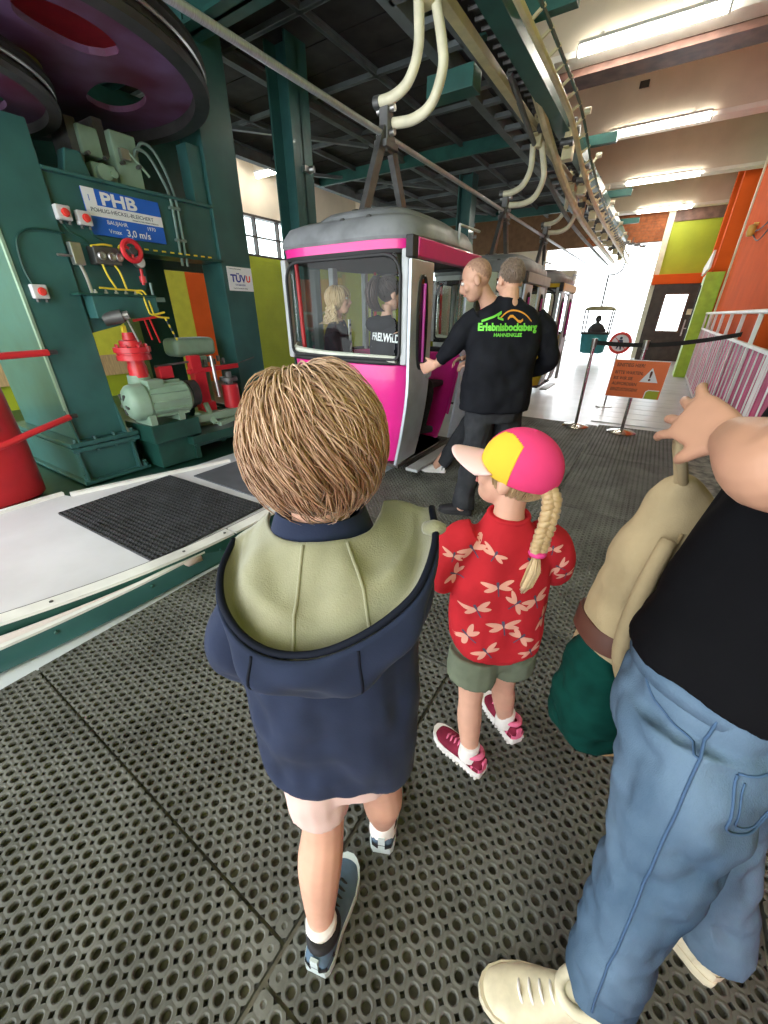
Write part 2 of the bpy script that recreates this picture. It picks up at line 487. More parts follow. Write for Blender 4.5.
# far end wall: brick gable above the bright gateway, cream post, lime panel
we = struct('wall_far', MB().box((-9.0, 18.3, 3.66), (-.68, 18.5, 5.5)), 'mortar')
rows = 22
for r in range(rows):
    z = 3.67 + r * .081
    for k in range(13):
        x = -3.1 + k * .19 + (.095 if r % 2 else 0)
        struct('brick', MB().box((x, 18.27, z), (min(x + .18, -.70), 18.32, z + .072)), 'brick_red', we)
struct('cream_post', MB().box((-.68, 18.1, 0), (-.50, 18.45, 4.5)), 'cream', we)
struct('lime_panel', MB().box((-.50, 18.2, 2.66), (1.3, 18.4, 4.15)).box((-.5, 18.17, 2.66), (-.44, 18.2, 4.15)), 'lime', we)
struct('dark_lintel', MB().box((-.50, 18.15, 4.15), (1.3, 18.45, 4.6)), 'brown_steel', we)
struct('wall_far_left', MB().box((-9.0, 18.3, 0), (-4.4, 18.5, 3.66)), 'concrete_pale', we)
for k in range(6):
    x = -8.9 + k * .75
    struct('window_frame', MB().box((x, 18.25, 1.9), (x + .06, 18.3, 3.4)), 'frame_dark', we)

# right wall: lime and orange fields, columns, pipes
wr = struct('wall_right', MB().box((1.25, -2.5, -.1), (1.5, 18.3, 5.5)), 'lime')
struct('orange_field', MB().box((1.0, 6.7, 0), (1.25, 13.0, 5.4)), 'orange', wr)
struct('orange_column', MB().box((.78, 14.6, 0), (1.25, 15.1, 5.4)).box((.74, 16.4, 0), (1.25, 16.9, 5.4)), 'orange', wr)
struct('orange_edge', MB().box((.97, 12.85, 0), (1.25, 13.02, 5.4)), 'cream', wr)
struct('lime_pipe', MB().cyl((1.12, 6.2, 0), (1.12, 6.2, 5.3), .06).cyl((1.14, 5.75, 0), (1.14, 5.75, 5.3), .025), 'lime_light', wr, smooth=True)
struct('maroon_skirting', MB().box((1.2, -2.5, 0), (1.252, 6.7, .95)), 'pink_panel', wr)
# ================================================================ drive machine (plane X = -4.3 faces the platform)
mat('mach_green', (.032, .112, .108), .38, var=.14, scale=3.5, bump=.05, bscale=40, coat=.15)
mat('mach_dark', (.014, .07, .055), .4, var=.25, scale=3.5)
mat('mach_light', (.24, .36, .27), .42, var=.12, scale=4, dirt=.2)
mat('red_paint', (.58, .025, .035), .38, var=.12, scale=4, coat=.2)
mat('wheel_maroon', (.075, .012, .03), .42, var=.5, scale=2.2, col2=(.14, .075, .16))
mat('wheel_rim', (.03, .028, .028), .5, var=.3)
mat('steel', (.45, .45, .44), .35, metal=.9, var=.15)
mat('steel_dark', (.12, .12, .12), .45, metal=.6, var=.3)
mat('grey_box', (.55, .56, .56), .45, var=.05)
mat('yellow_pipe', (.78, .62, .05), .4, var=.08)
mat('conduit', (.17, .26, .24), .4, metal=.3)
mat('sign_blue', (.02, .13, .60), .35, var=.08, scale=2)
mat('sign_white', (.80, .82, .84), .35, var=.03)
mat('print_dark', (.05, .07, .12), .6)
mat('print_blue', (.02, .04, .30), .5)
mat('print_red', (.75, .05, .04), .5)
mat('wheel_glow', (.75, .05, .08), .5, var=.1)

def Q(l, z, t=-4.3): return (t, l, z)
root = thing('drive_frame', 'tall green steel drive frame with two box legs and a cross beam', 'machine', (-4.5, 2.4, 0))
for (l0, l1, z1, dep, ll) in ((1.38, 1.78, 2.74, 1.3, 'L'), (3.28, 3.69, 4.15, .36, 'R')):
    MB().box(Q(l0, .40), Q(l1, z1, -4.3 - dep)).build('leg', 'mach_green', root, bevel=.008)
    MB().box(Q(l0 - .10, .36, -4.22), Q(l1 + .10, .40, -4.4 - dep)).box(Q(l0 - .10, .31, -4.22), Q(l1 + .10, .35, -4.4 - dep)).build('leg_flange', 'mach_green', root, bevel=.005)
    f = MB().box(Q(l0 - .06, 0, -4.27), Q(l1 + .06, .31, -4.36 - dep)).build('leg_foot', 'mach_green', root, bevel=.006)
    MB().box(Q(l0 - .10, 0, -4.20), Q(l1 + .12, .03, -4.4 - dep)).build('foot_plate', 'mach_green', f, bevel=.004)
    for l in (l0 - .05, l1 + .03):
        M = face_M((-4.27, l, 0), (1, 0, 0), (0, 0, 1))
        MB().prism([(-.02, .03), (.07, .03), (.03, .31), (-.02, .31)], 0, .02, M).build('gusset', 'mach_green', f)
    for l in (l0 - .015, l1 + .002):
        M = face_M((-4.3, l, .4), (1, 0, 0), (0, 0, 1))
        MB().prism([(0, 0), (.075, 0), (0, .28)], 0, .014, M).build('gusset', 'mach_green', root)
    for k in range(4):
        l = l0 - .05 + k * (l1 - l0 + .10) / 3
        MB().cyl((-4.25, l, .29), (-4.25, l, .43), .016, 6).build('bolt', 'mach_green', root)
    for l in (l0 - .07, l1 + .08):
        MB().cyl((-4.235, l, 0), (-4.235, l, .09), .02, 6).cyl((-4.235, l, .03), (-4.235, l, .055), .032, 6).build('anchor_bolt', 'mach_green', root)
MB().box(Q(1.36, 2.66, -4.29), Q(1.38, .42, -4.33)).build('leg_edge_strip', 'mach_light', root)
# cross beam with lips, and plates below it
cb = MB().box(Q(1.78, 1.99, -4.34), Q(3.28, 2.46, -4.60)).build('cross_beam', 'mach_green', root, bevel=.006)
MB().box(Q(1.78, 2.45, -4.29), Q(3.28, 2.475, -4.62)).build('beam_lip', 'mach_green', cb, bevel=.004)
MB().box(Q(2.40, 1.965, -4.27), Q(3.28, 1.99, -4.62)).build('beam_lip', 'mach_dark', cb, bevel=.004)
M = face_M((-4.34, 0, 0), (0, 1, 0), (0, 0, 1))
MB().prism([(1.78, 1.30), (2.05, 1.36), (2.30, 1.50), (2.42, 1.75), (2.42, 1.99), (1.78, 1.99)], -.06, .01, M).build('corner_plate', 'mach_green', root, bevel=.004)
MB().box(Q(2.55, 0, -4.95), Q(2.98, 2.0, -5.3)).build('rear_column', 'mach_dark', root)
MB().box(Q(1.2, 2.0, -5.9), Q(4.3, 3.75, -5.96)).build('dark_backing', 'mach_dark', root)  # added dark sheet that keeps the view behind the gear stack dark
MB().box(Q(1.9, .0, -4.75), Q(3.3, .16, -5.2)).box(Q(1.78, 0, -4.55), Q(3.3, .25, -4.62)).build('base_beam', 'mach_green', root, bevel=.006)
MB().box(Q(3.12, 2.47, -4.34), Q(3.27, 2.95, -4.5)).build('upper_bracket', 'mach_green', root, bevel=.005)
M = face_M((-4.36, 0, 0), (0, 1, 0), (0, 0, 1))
MB().prism([(1.95, 2.47), (2.16, 2.47), (2.12, 2.64), (2.0, 2.64)], -.10, .02, M).build('bearing_bracket', 'mach_green', root, bevel=.012)

# PHB sign on the cross beam
s = thing('maker_sign', 'blue and white maker sign on the green cross beam', 'sign', Q(2.36, 2.07, -4.335))
MB().box(Q(2.03, 2.07, -4.333), Q(2.69, 2.40, -4.318)).build('sign_plate', 'sign_blue', s, bevel=.003)
MB().box(Q(2.03, 2.205, -4.318), Q(2.69, 2.285, -4.3165)).box(Q(2.03, 2.285, -4.318), Q(2.13, 2.40, -4.3165)).build('white_band', 'sign_white', s)
def sgn(txt, size, l, z, m, t=-4.3155, root=s, bold=0., sx=1., nm='lettering'):
    M = MX[root.name].inverted() @ face_M((t, l, z), (0, 1, 0), (0, 0, 1))
    return text(nm, txt, size, M, m, root, .0008, bold=bold, sx=sx)
sgn('PHB', .125, 2.165, 2.297, 'sign_white', bold=.004, sx=1.35)
sgn('POHLIG-HECKEL-BLEICHERT', .040, 2.065, 2.238, 'print_dark', sx=1.06)
sgn('VEREINIGTE MASCHINENFABRIKEN AG', .014, 2.40, 2.215, 'print_dark')
sgn('BAUJAHR', .042, 2.17, 2.16, 'sign_white'); sgn('1970', .042, 2.52, 2.16, 'sign_white')
sgn('Vmax', .046, 2.17, 2.095, 'sign_white'); sgn('3,0 m/s', .075, 2.32, 2.09, 'sign_white', bold=.001)
sgn('1', .06, 2.06, 2.31, 'sign_blue')
# inspection sign on the right leg
s2 = thing('inspection_sign', 'white inspection sign with blue and red letters on the right green leg', 'sign', Q(3.5, 1.72, -4.3))
MB().box(Q(3.335, 1.70, -4.298), Q(3.68, 1.94, -4.292)).build('sign_plate', 'sign_white', s2)
sgn('TÜV', .105, 3.37, 1.79, 'print_blue', -4.2915, s2, .003, 1.05)
sgn('U', .09, 3.585, 1.795, 'print_red', -4.2915, s2, .003, 1.0, 'red_emblem')
sgn('THÜRINGEN', .026, 3.42, 1.752, 'print_blue', -4.2915, s2)
sgn('Geprüfte Sicherheit der Anlage', .016, 3.39, 1.722, 'print_dark', -4.2915, s2)
sgn('Technische Überwachung', .016, 3.36, 1.915, 'print_dark', -4.2915, s2)

# bull wheels: vertical axle, seen from below, with slots cut through the web
def bull_wheel(name, label, c, z, Ro, slots, th, rot0, hd=-.30):
    w = thing(name, label, 'wheel', (c[0], c[1], z))
    mb = MB()
    # web built as radial sectors leaving kidney-shaped slots
    n = 180; r_in, r_a, r_b, r_out = .18, Ro * .42, Ro * .70, Ro * .93
    for i in range(n):
        a0, a1 = 2 * pi * i / n + rot0, 2 * pi * (i + 1) / n + rot0
        mid = (r_a + r_b) / 2
        def hwf(q):
            ph = (q / n * slots) % 1.0
            return (r_b - r_a) / 2 * math.sqrt(max(0, 1 - ((ph - .5) / .3) ** 2)) ** .7
        h0, h1 = hwf(i), hwf(i + 1)
        rs = [(r_in, r_in, mid - h0, mid - h1), (mid + h0, mid + h1, r_out, r_out)]
        for ra, ra1, rb, rb1 in rs:
            vs = []
            for zz in (-.02, .02):
                for r_, a in ((ra, a0), (rb, a0), (rb1, a1), (ra1, a1)): vs.append((c[0] + r_ * cos(a), c[1] + r_ * sin(a), z + zz))
            mb.add(vs, [(3, 2, 1, 0), (4, 5, 6, 7), (0, 1, 5, 4), (1, 2, 6, 5), (2, 3, 7, 6), (3, 0, 4, 7)])
    mb.build('wheel_web', 'wheel_maroon', w)
    M = Matrix.Translation((c[0], c[1], z))
    prof = [(Ro * .92, -th / 2), (Ro, -th / 2), (Ro + .01, -th * .3), (Ro - .03, -th * .12), (Ro - .03, th * .12), (Ro + .01, th * .3), (Ro, th / 2), (Ro * .92, th / 2)]
    rings = [[(M @ Vector((r * cos(2 * pi * i / 72), r * sin(2 * pi * i / 72), zz)))[:] for i in range(72)] for r, zz in prof]
    MB().loft(rings, False, True).build('wheel_rim', 'wheel_rim', w, smooth=30)
    MB().lathe([(.02, hd), (.20, hd), (.20, -.05), (.26, -.05), (.26, .05), (.20, .05), (.20, .2), (.02, .2)], 24, M).build('hub', mat('hub_olive', (.20, .19, .03), .5, var=.25), w, smooth=30)
    for k in range(8):
        a = 2 * pi * k / 8
        MB().cyl((c[0] + .225 * cos(a), c[1] + .225 * sin(a), z - .07), (c[0] + .225 * cos(a), c[1] + .225 * sin(a), z - .03), .014, 6).build('hub_bolt', 'steel_dark', w)
    ring = [(c[0] + (Ro - .01) * cos(2 * pi * i / 72), c[1] + (Ro - .01) * sin(2 * pi * i / 72), z + .012) for i in range(72)]
    MB().tube(ring, .013, 6, closed=True).build('rim_groove_liner', 'steel', w, smooth=True)
    return w
bull_wheel('bull_wheel', 'large dark maroon cable wheel with slots, upper one over the machine', (-4.32, 1.72), 3.06, 1.36, 5, .20, -.42, -.06)
bull_wheel('bull_wheel', 'smaller dark cable wheel with a black rim at the left edge', (-4.60, 1.10), 2.86, .97, 5, .16, .9, -.04)
# red disc behind the slots; their glow is put into its colour
dsc = thing('slot_glow_disc', 'bright red disc above the maroon cable wheel, standing for the glow in its slots', 'guard', (-4.4, 1.6, 3.34))
MB().lathe([(.08, 0), (1.15, .0), (1.15, .05), (.08, .05)], 40, Matrix.Translation((-4.4, 1.6, 3.34))).build('glow_disc', 'wheel_glow', dsc)
MB().cyl((-4.4, 1.6, 3.34), (-4.4, 1.6, 4.10), .09).build('axle', 'mach_dark', dsc, smooth=True)

# gear stack behind the sign
g = thing('gearbox_stack', 'pale green gearbox stack under the wheel, above the maker sign', 'gearbox', (-4.55, 2.4, 2.47))
MB().box(Q(2.22, 2.47, -4.42), Q(2.42, 2.62, -4.8)).build('housing', 'mach_light', g, bevel=.015)
MB().box(Q(2.44, 2.47, -4.42), Q(2.66, 2.88, -4.75)).build('housing', 'mach_light', g, bevel=.012)
MB().box(Q(2.20, 2.66, -4.45), Q(2.36, 2.86, -4.8)).build('housing', 'mach_light', g, bevel=.012)
MB().cyl(Q(2.30, 2.55, -4.38), Q(2.30, 2.55, -4.5), .06).cyl(Q(2.37, 2.55, -4.36), Q(2.37, 2.55, -4.5), .03).build('shaft_end', 'mach_light', g, smooth=30)
MB().box(Q(2.14, 2.62, -4.5), Q(2.22, 2.90, -4.8)).box(Q(2.36, 2.7, -4.5), Q(2.44, 2.95, -4.8)).build('gap_shade', 'steel_dark', g)  # dark plates put in for the black shade between the housings
for k in range(4): MB().cyl(Q(2.2 + k * .14, 2.655, -4.42), Q(2.2 + k * .14, 2.655, -4.36), .014, 6).build('bolt', 'steel_dark', g)
MB().box(Q(2.48, 2.68, -4.38), Q(2.56, 2.76, -4.44)).build('lug', 'steel', g, bevel=.006)
MB().tube(spline([Q(2.56, 2.74, -4.39), Q(2.64, 2.66, -4.38), Q(2.70, 2.60, -4.38)], 6), .012).build('hose', 'mach_light', g, smooth=True)

# curved conduits beside the sign
for k, (dl, lab) in enumerate(((0, 'left of the twin curved conduits right of the maker sign'), (.055, 'right of the twin curved conduits right of the maker sign'))):
    P = [Q(2.60 + dl * .6, 2.72 + dl * .8, -4.40), Q(2.63 + dl, 2.78 + dl, -4.38), Q(2.72 + dl, 2.76 + dl, -4.37), Q(2.80 + dl, 2.62 + dl, -4.36), Q(2.82 + dl, 2.46, -4.31), Q(2.82 + dl, 2.2, -4.31), Q(2.81 + dl, 1.9, -4.31)]
    tag(MB().tube(spline(P, 6), .013, 8).build('conduit_pipe', 'conduit', smooth=True), lab, 'pipe', 'curved conduits')
o = thing('conduit_clips', 'small clamps holding the twin conduits to the beam', 'clamp', Q(2.84, 2.3, -4.32))
for z in (2.38, 2.12): MB().box(Q(2.79, z - .012, -4.335), Q(2.90, z + .012, -4.292)).build('clip', 'conduit', o, bevel=.003)

# switch boxes
def switch_box(l, z, lab, con):
    b = thing('switch_box', lab, 'switch', Q(l, z, -4.3), group='red button switch boxes')
    MB().box(Q(l - .052, z - .05, -4.298), Q(l + .052, z + .05, -4.235)).build('box', 'grey_box', b, bevel=.008)
    MB().lathe([(.030, 0), (.030, .006), (.022, .008), (.022, .022), (.001, .024)], 14, face_M((-4.235, l + .008, z), (0, 1, 0), (0, 0, 1))).build('red_button', 'print_red', b, smooth=35)
    for d in (-.03, .03): MB().cyl(Q(l + d, z - .05, -4.265), Q(l + d, z - .075, -4.265), .012, 8).build('gland', 'steel_dark', b)
    if con: MB().tube(spline(con, 6), .0085, 6).build('cable', 'mach_dark', b, smooth=True)
switch_box(1.82, 2.18, 'grey switch box with red button, at the joint of leg and beam', [Q(1.80, 2.11, -4.27), Q(1.84, 2.06, -4.28), Q(1.92, 2.03, -4.3), Q(1.98, 1.98, -4.3)])
switch_box(1.965, 2.165, 'grey switch box with red button, next to the maker sign', [Q(1.99, 2.1, -4.27), Q(2.02, 2.05, -4.28), Q(2.08, 2.03, -4.3)])
switch_box(1.475, 1.615, 'grey switch box with red button, low on the left green leg', [Q(1.445, 1.67, -4.27), Q(1.43, 1.78, -4.28), Q(1.45, 1.95, -4.28), Q(1.53, 2.03, -4.28), Q(1.66, 2.05, -4.28), Q(1.79, 2.04, -4.28)])

# shelf trough with hydraulic fittings
v = thing('hydraulic_panel', 'green trough with yellow pipes, valves and gauges below the maker sign', 'hydraulics', Q(2.05, 1.42, -4.3))
MB().box(Q(1.80, 1.42, -4.16), Q(2.36, 1.60, -4.33)).build('trough', 'mach_green', v, bevel=.005)
MB().box(Q(1.70, 1.60, -4.14), Q(2.36, 1.615, -4.33)).build('trough_lip', 'mach_dark', v, bevel=.003)
MB().tube(spline([Q(1.84, 1.62, -4.22), Q(1.83, 1.75, -4.22), Q(1.80, 1.90, -4.22), Q(1.80, 1.97, -4.22)], 5), .014).build('riser', 'steel', v, smooth=True)
MB().box(Q(1.77, 1.82, -4.19), Q(1.85, 1.98, -4.26)).cyl(Q(1.66, 1.88, -4.21), Q(1.79, 1.88, -4.21), .010).build('valve_body', 'steel', v, bevel=.006)
vb = MB().box(Q(1.93, 1.84, -4.18), Q(2.14, 1.97, -4.3)).build('valve_block', 'steel_dark', v, bevel=.006)
for l in (1.98, 2.06, 2.12):
    MB().lathe([(.03, 0), (.034, .02), (.026, .03), (.018, .028), (.018, .012), (.001, .012)], 14, face_M((-4.18, l, 1.90), (0, 1, 0), (0, 0, 1))).build('dial', 'steel', vb, smooth=30)
hw = MB().tube([(-4.12, 2.22 + .075 * cos(a * pi / 12), 1.955 + .075 * sin(a * pi / 12)) for a in range(24)], .022, 8, closed=True).build('handwheel', 'red_paint', v, smooth=True)
MB().cyl(Q(2.22, 1.955, -4.30), Q(2.22, 1.955, -4.09), .03).build('hub', 'steel_dark', hw, smooth=30)
for a in range(3): MB().cyl((-4.12, 2.22, 1.955), (-4.12, 2.22 + .075 * cos(a * 2.1 + .5), 1.955 + .075 * sin(a * 2.1 + .5)), .012, 6).build('spoke', 'red_paint', hw)
ga = MB().cyl(Q(2.31, 1.885, -4.24), Q(2.31, 1.885, -4.19), .048, 18).build('gauge', 'steel', v, smooth=30)
MB().cyl(Q(2.31, 1.885, -4.191), Q(2.31, 1.885, -4.187), .042, 18).build('gauge_face', 'sign_white', ga)
MB().bar(Q(2.31, 1.885, -4.185), Q(2.325, 1.915, -4.185), .004, .004).build('needle', 'print_dark', ga)
MB().cyl(Q(2.31, 1.83, -4.21), Q(2.30, 1.70, -4.21), .014).cyl(Q(2.305, 1.77, -4.21), Q(2.305, 1.72, -4.21), .028).build('gauge_stem', 'red_paint', v, smooth=30)
for pts in ([Q(1.9, 1.66, -4.2), Q(2.0, 1.655, -4.2), Q(2.2, 1.65, -4.2), Q(2.27, 1.64, -4.18), Q(2.29, 1.52, -4.16), Q(2.31, 1.44, -4.15), Q(2.44, 1.42, -4.15)],
            [Q(2.2, 1.635, -4.19), Q(2.24, 1.62, -4.17), Q(2.25, 1.50, -4.15), Q(2.27, 1.45, -4.14), Q(2.40, 1.47, -4.14)],
            [Q(1.98, 1.84, -4.2), Q(2.0, 1.75, -4.2), Q(2.04, 1.66, -4.2)], [Q(2.08, 1.84, -4.2), Q(2.11, 1.78, -4.2), Q(2.13, 1.66, -4.2)],
            [Q(2.14, 1.93, -4.22), Q(2.19, 2.0, -4.24), Q(2.28, 1.99, -4.27)], [Q(1.92, 1.965, -4.19), Q(2.02, 1.985, -4.19), Q(2.1, 1.985, -4.2)]):
    MB().tube(spline(pts, 5), .0085, 6).build('yellow_pipe', 'yellow_pipe', v, smooth=True)
for k in range(5): MB().lathe([(.016, 0), (.016, .015), (.009, .018), (.009, .03)], 8, Matrix.Translation((-4.2, 1.86 + k * .085, 1.615))).build('fitting', 'steel', v)
for k in range(7): MB().bar(Q(2.40 + k * .011, 1.42 - k * .03, -4.15), Q(2.408 + k * .011, 1.395 - k * .03, -4.15), .013, .013).build('hazard_chain_link', 'yellow_pipe' if k % 2 == 0 else 'print_dark', v)
for k in range(9):
    MB().box(Q(2.42 + k * .085, 1.992, -4.268), Q(2.46 + k * .085, 2.005, -4.262)).build('hazard_mark', 'yellow_pipe', cb)
MB().cyl(Q(1.86, 1.41, -4.2), Q(1.99, 1.44, -4.12), .055, 14).build('brake_cylinder', 'steel_dark', v, smooth=30)
MB().cyl(Q(1.97, 1.435, -4.13), Q(2.03, 1.45, -4.09), .034, 12).cyl(Q(2.01, 1.44, -4.12), Q(2.07, 1.22, -4.12), .008).build('piston_rod', 'steel', v, smooth=30)
MB().bar(Q(2.08, 1.40, -4.14), Q(2.36, 1.435, -4.16), .012, .02).bar(Q(2.24, 1.42, -4.15), Q(2.29, 1.2, -4.15), .01, .012).bar(Q(2.19, 1.42, -4.15), Q(2.22, 1.23, -4.15), .01, .012).build('red_lever', 'red_paint', v)
MB().box(Q(2.34, 1.56, -4.18), Q(2.46, 1.60, -4.22)).cyl(Q(2.36, 1.62, -4.2), Q(2.36, 1.72, -4.2), .012).build('side_valve', 'conduit', v, bevel=.003)

# red flanged coupling on the motor
cp = thing('flange_coupling', 'red flanged vertical coupling above the pale green motor', 'coupling', Q(2.04, .92, -4.22))
MB().lathe([(.001, 0), (.085, 0), (.085, .10), (.075, .12), (.075, .16), (.15, .16), (.15, .205), (.14, .21), (.14, .225), (.16, .23), (.16, .275), (.10, .28), (.095, .33), (.06, .34), (.05, .40), (.001, .40)], 24,
           Matrix.Translation((-4.22, 2.04, .90))).build('coupling_body', 'red_paint', cp, smooth=30)
for k in range(8):
    a = 2 * pi * k / 8
    MB().cyl((-4.22 + .13 * cos(a), 2.04 + .13 * sin(a), 1.17), (-4.22 + .13 * cos(a), 2.04 + .13 * sin(a), 1.20), .013, 6).build('bolt', 'red_paint', cp)
MB().box((-4.24, 2.0, 1.29), (-4.2, 2.03, 1.36)).build('cap_lug', 'yellow_pipe', cp)

# electric motor: axis tilted along the frame, fan cover towards the camera
mo = thing('electric_motor', 'pale green electric motor with a domed fan cover on a green plinth', 'motor', (-4.2, 2.1, .45))
ax = Matrix.Translation((-4.15, 1.86, .68)) @ Matrix.Rotation(R(-8), 4, 'Z') @ Matrix.Rotation(R(-90), 4, 'X')
MB().lathe([(.001, -.07), (.07, -.065), (.13, -.045), (.165, -.01), (.175, .03), (.175, .12), (.165, .125)], 28, ax).build('fan_cover', 'mach_light', mo, smooth=35)
MB().lathe([(.001, .11), (.155, .11), (.155, .52), (.12, .56), (.05, .56), (.05, .62), (.001, .62)], 28, ax).build('stator_body', 'mach_light', mo, smooth=35)
for k in range(12):
    a = 2 * pi * k / 12
    M = ax @ Matrix.Rotation(a, 4, 'Z')
    MB().box((.15, -.006, .15), (.178, .006, .50), M).build('cooling_fin', 'mach_light', mo)
for k in range(5):
    a = 2 * pi * k / 5 + .3
    M = ax @ Matrix.Rotation(a, 4, 'Z')
    MB().box((.05, -.012, -.074), (.105, .012, -.052), M).build('vent_slot', 'steel_dark', mo, bevel=.004)
MB().box((-4.16, 2.0, .80), (-4.02, 2.16, .88)).build('terminal_box', 'mach_light', mo, bevel=.008)
for y in (1.92, 2.22): MB().box((-4.30, y, .46), (-4.0, y + .07, .56)).build('foot', 'mach_light', mo, bevel=.006)
MB().lathe([(.001, 0), (.20, 0), (.20, .08), (.12, .10), (.10, .30), (.001, .30)], 20, Matrix.Translation((-4.24, 2.04, .62))).build('pump_housing', 'mach_light', mo, smooth=35)
MB().cyl((-4.07, 2.42, .70), (-4.06, 2.50, .70), .13, 24).build('belt_pulley', 'wheel_rim', mo, smooth=30)

pl = thing('motor_plinth', 'dark green box plinth below the pale motor', 'plinth', (-4.2, 2.1, 0))
MB().box(Q(1.90, .28, -3.98), Q(2.42, .46, -4.5)).build('plinth_box', 'mach_dark', pl, bevel=.008)
MB().box(Q(1.95, 0, -4.05), Q(2.38, .28, -4.45)).build('plinth_leg', 'mach_dark', pl, bevel=.006)
tb = thing('machine_table', 'low dark green slab table in front of the brake', 'table', (-3.9, 2.6, 0))
MB().box((-4.45, 2.28, .18), (-3.95, 3.02, .27)).build('slab', 'mach_dark', tb, bevel=.008)
MB().box((-4.40, 2.34, .14), (-4.0, 2.96, .18)).build('apron', 'mach_dark', tb)
for x, y in ((-4.38, 2.36), (-4.06, 2.36), (-4.38, 2.92), (-4.06, 2.92)): MB().box((x - .03, y - .03, 0), (x + .03, y + .03, .15)).build('leg', 'mach_dark', tb)

# brake unit: red posts, arm and cylinder, pale green frame and box
bk = thing('brake_unit', 'red brake lever unit with pale green frame beside the motor', 'brake', (-4.2, 2.8, .27))
MB().box(Q(2.58, .50, -4.14), Q(2.72, .92, -4.24)).box(Q(2.56, .88, -4.13), Q(2.68, 1.06, -4.22)).box(Q(2.60, .46, -4.12), Q(2.76, .56, -4.26)).build('red_post', 'red_paint', bk, bevel=.008)
MB().bar(Q(2.52, .90, -4.16), Q(3.16, .91, -4.16), .05, .05).build('red_arm', 'red_paint', bk, bevel=.005)
MB().bar(Q(2.2, .98, -4.2), Q(2.60, 1.0, -4.18), .018, .018).build('rod', 'steel_dark', bk)
MB().bar(Q(3.1, .92, -4.15), Q(3.42, .98, -4.15), .012, .012).build('rod', 'steel_dark', bk)
MB().box(Q(2.22, .86, -4.16), Q(2.36, .98, -4.26)).build('red_bracket', 'red_paint', bk, bevel=.008)
MB().cyl(Q(2.98, .46, -4.12), Q(2.98, .72, -4.12), .095, 20).build('red_cylinder', 'red_paint', bk, smooth=30)
MB().cyl(Q(2.98, .72, -4.12), Q(2.98, .86, -4.12), .04, 12).cyl(Q(2.98, .76, -4.12), Q(2.98, .80, -4.12), .10, 18).build('spring', 'steel_dark', bk, smooth=30)
MB().box(Q(2.55, 1.03, -4.34), Q(3.06, 1.22, -4.62)).build('green_box', 'mach_light', bk, bevel=.06, seg=4)
MB().box(Q(2.72, .45, -4.34), Q(2.90, 1.03, -4.44)).build('green_stand', 'mach_light', bk, bevel=.008)
MB().cyl(Q(2.80, .60, -4.1), Q(2.83, 1.04, -4.16), .022).build('damper', 'steel', bk, smooth=30)
MB().bar(Q(2.40, .42, -4.05), Q(3.1, .42, -4.05), .06, .08).bar(Q(2.62, .34, -4.0), Q(2.62, .56, -4.12), .05, .04).bar(Q(2.46, .48, -4.1), Q(2.66, .34, -4.0), .04, .04).bar(Q(2.45, .31, -4.3), Q(3.1, .31, -4.3), .06, .06).bar(Q(2.66, .33, -3.99), Q(3.1, .37, -4.05), .05, .05).build('green_frame', 'mach_light', bk, bevel=.006)
MB().cyl(Q(2.44, .66, -4.22), Q(2.52, .66, -4.22), .15, 24).build('brake_drum', 'wheel_rim', bk, smooth=30)
for k in range(6):
    MB().cyl(Q(2.72 + k * .06, .97 - (k % 2) * .03, -4.22), Q(2.72 + k * .06, 1.03 - (k % 2) * .03, -4.22), .02, 8).build('bolt_head', 'steel_dark', bk)

# red machine guard and pipes at the left edge
rg = thing('red_guard_bin', 'tall tapered red plastic guard at the left edge beside the green leg', 'guard', (-4.55, .62, 0))
rings = []
for z, hw_, hd in ((0, .43, .32), (.03, .46, .35), (.12, .46, .35), (.5, .445, .33), (.55, .43, .31), (1.0, .40, .28), (1.2, .37, .25), (1.26, .30, .2)):
    rings.append(MB().ring((-4.55, .58 + z * .06, z), (1, 0, 0), (0, 1, 0), hd, hw_, 40, 3.2))
MB().loft(rings).build('guard_shell', 'red_paint', rg, smooth=35)
for k in range(3): MB().bar((-4.225, .72 + k * .06, .62), (-4.255, .74 + k * .06, 1.10), .018, .02).build('rib', 'red_paint', rg, bevel=.005)
rp = thing('red_barrier_pipes', 'two red horizontal barrier pipes fixed to the left green leg', 'barrier', (-4.25, 1.0, 0))
MB().cyl((-4.17, .2, 1.15), (-4.22, 1.37, 1.17), .026).build('upper_pipe', 'red_paint', rp, smooth=30)
MB().tube(spline([(-4.14, .2, .50), (-4.12, .7, .51), (-4.16, 1.05, .58), (-4.21, 1.35, .64)], 5), .026).build('lower_pipe', 'red_paint', rp, smooth=30)
for z, y in ((1.17, 1.37), (.64, 1.35)): MB().cyl((-4.215, y, z), (-4.225, y + .06, z), .019).build('pipe_clamp', 'steel_dark', rp, smooth=30)
MB().cyl((-4.2, .05, 0), (-4.17, .05, 1.2), .03).build('pipe_post', 'red_paint', rp, smooth=30)

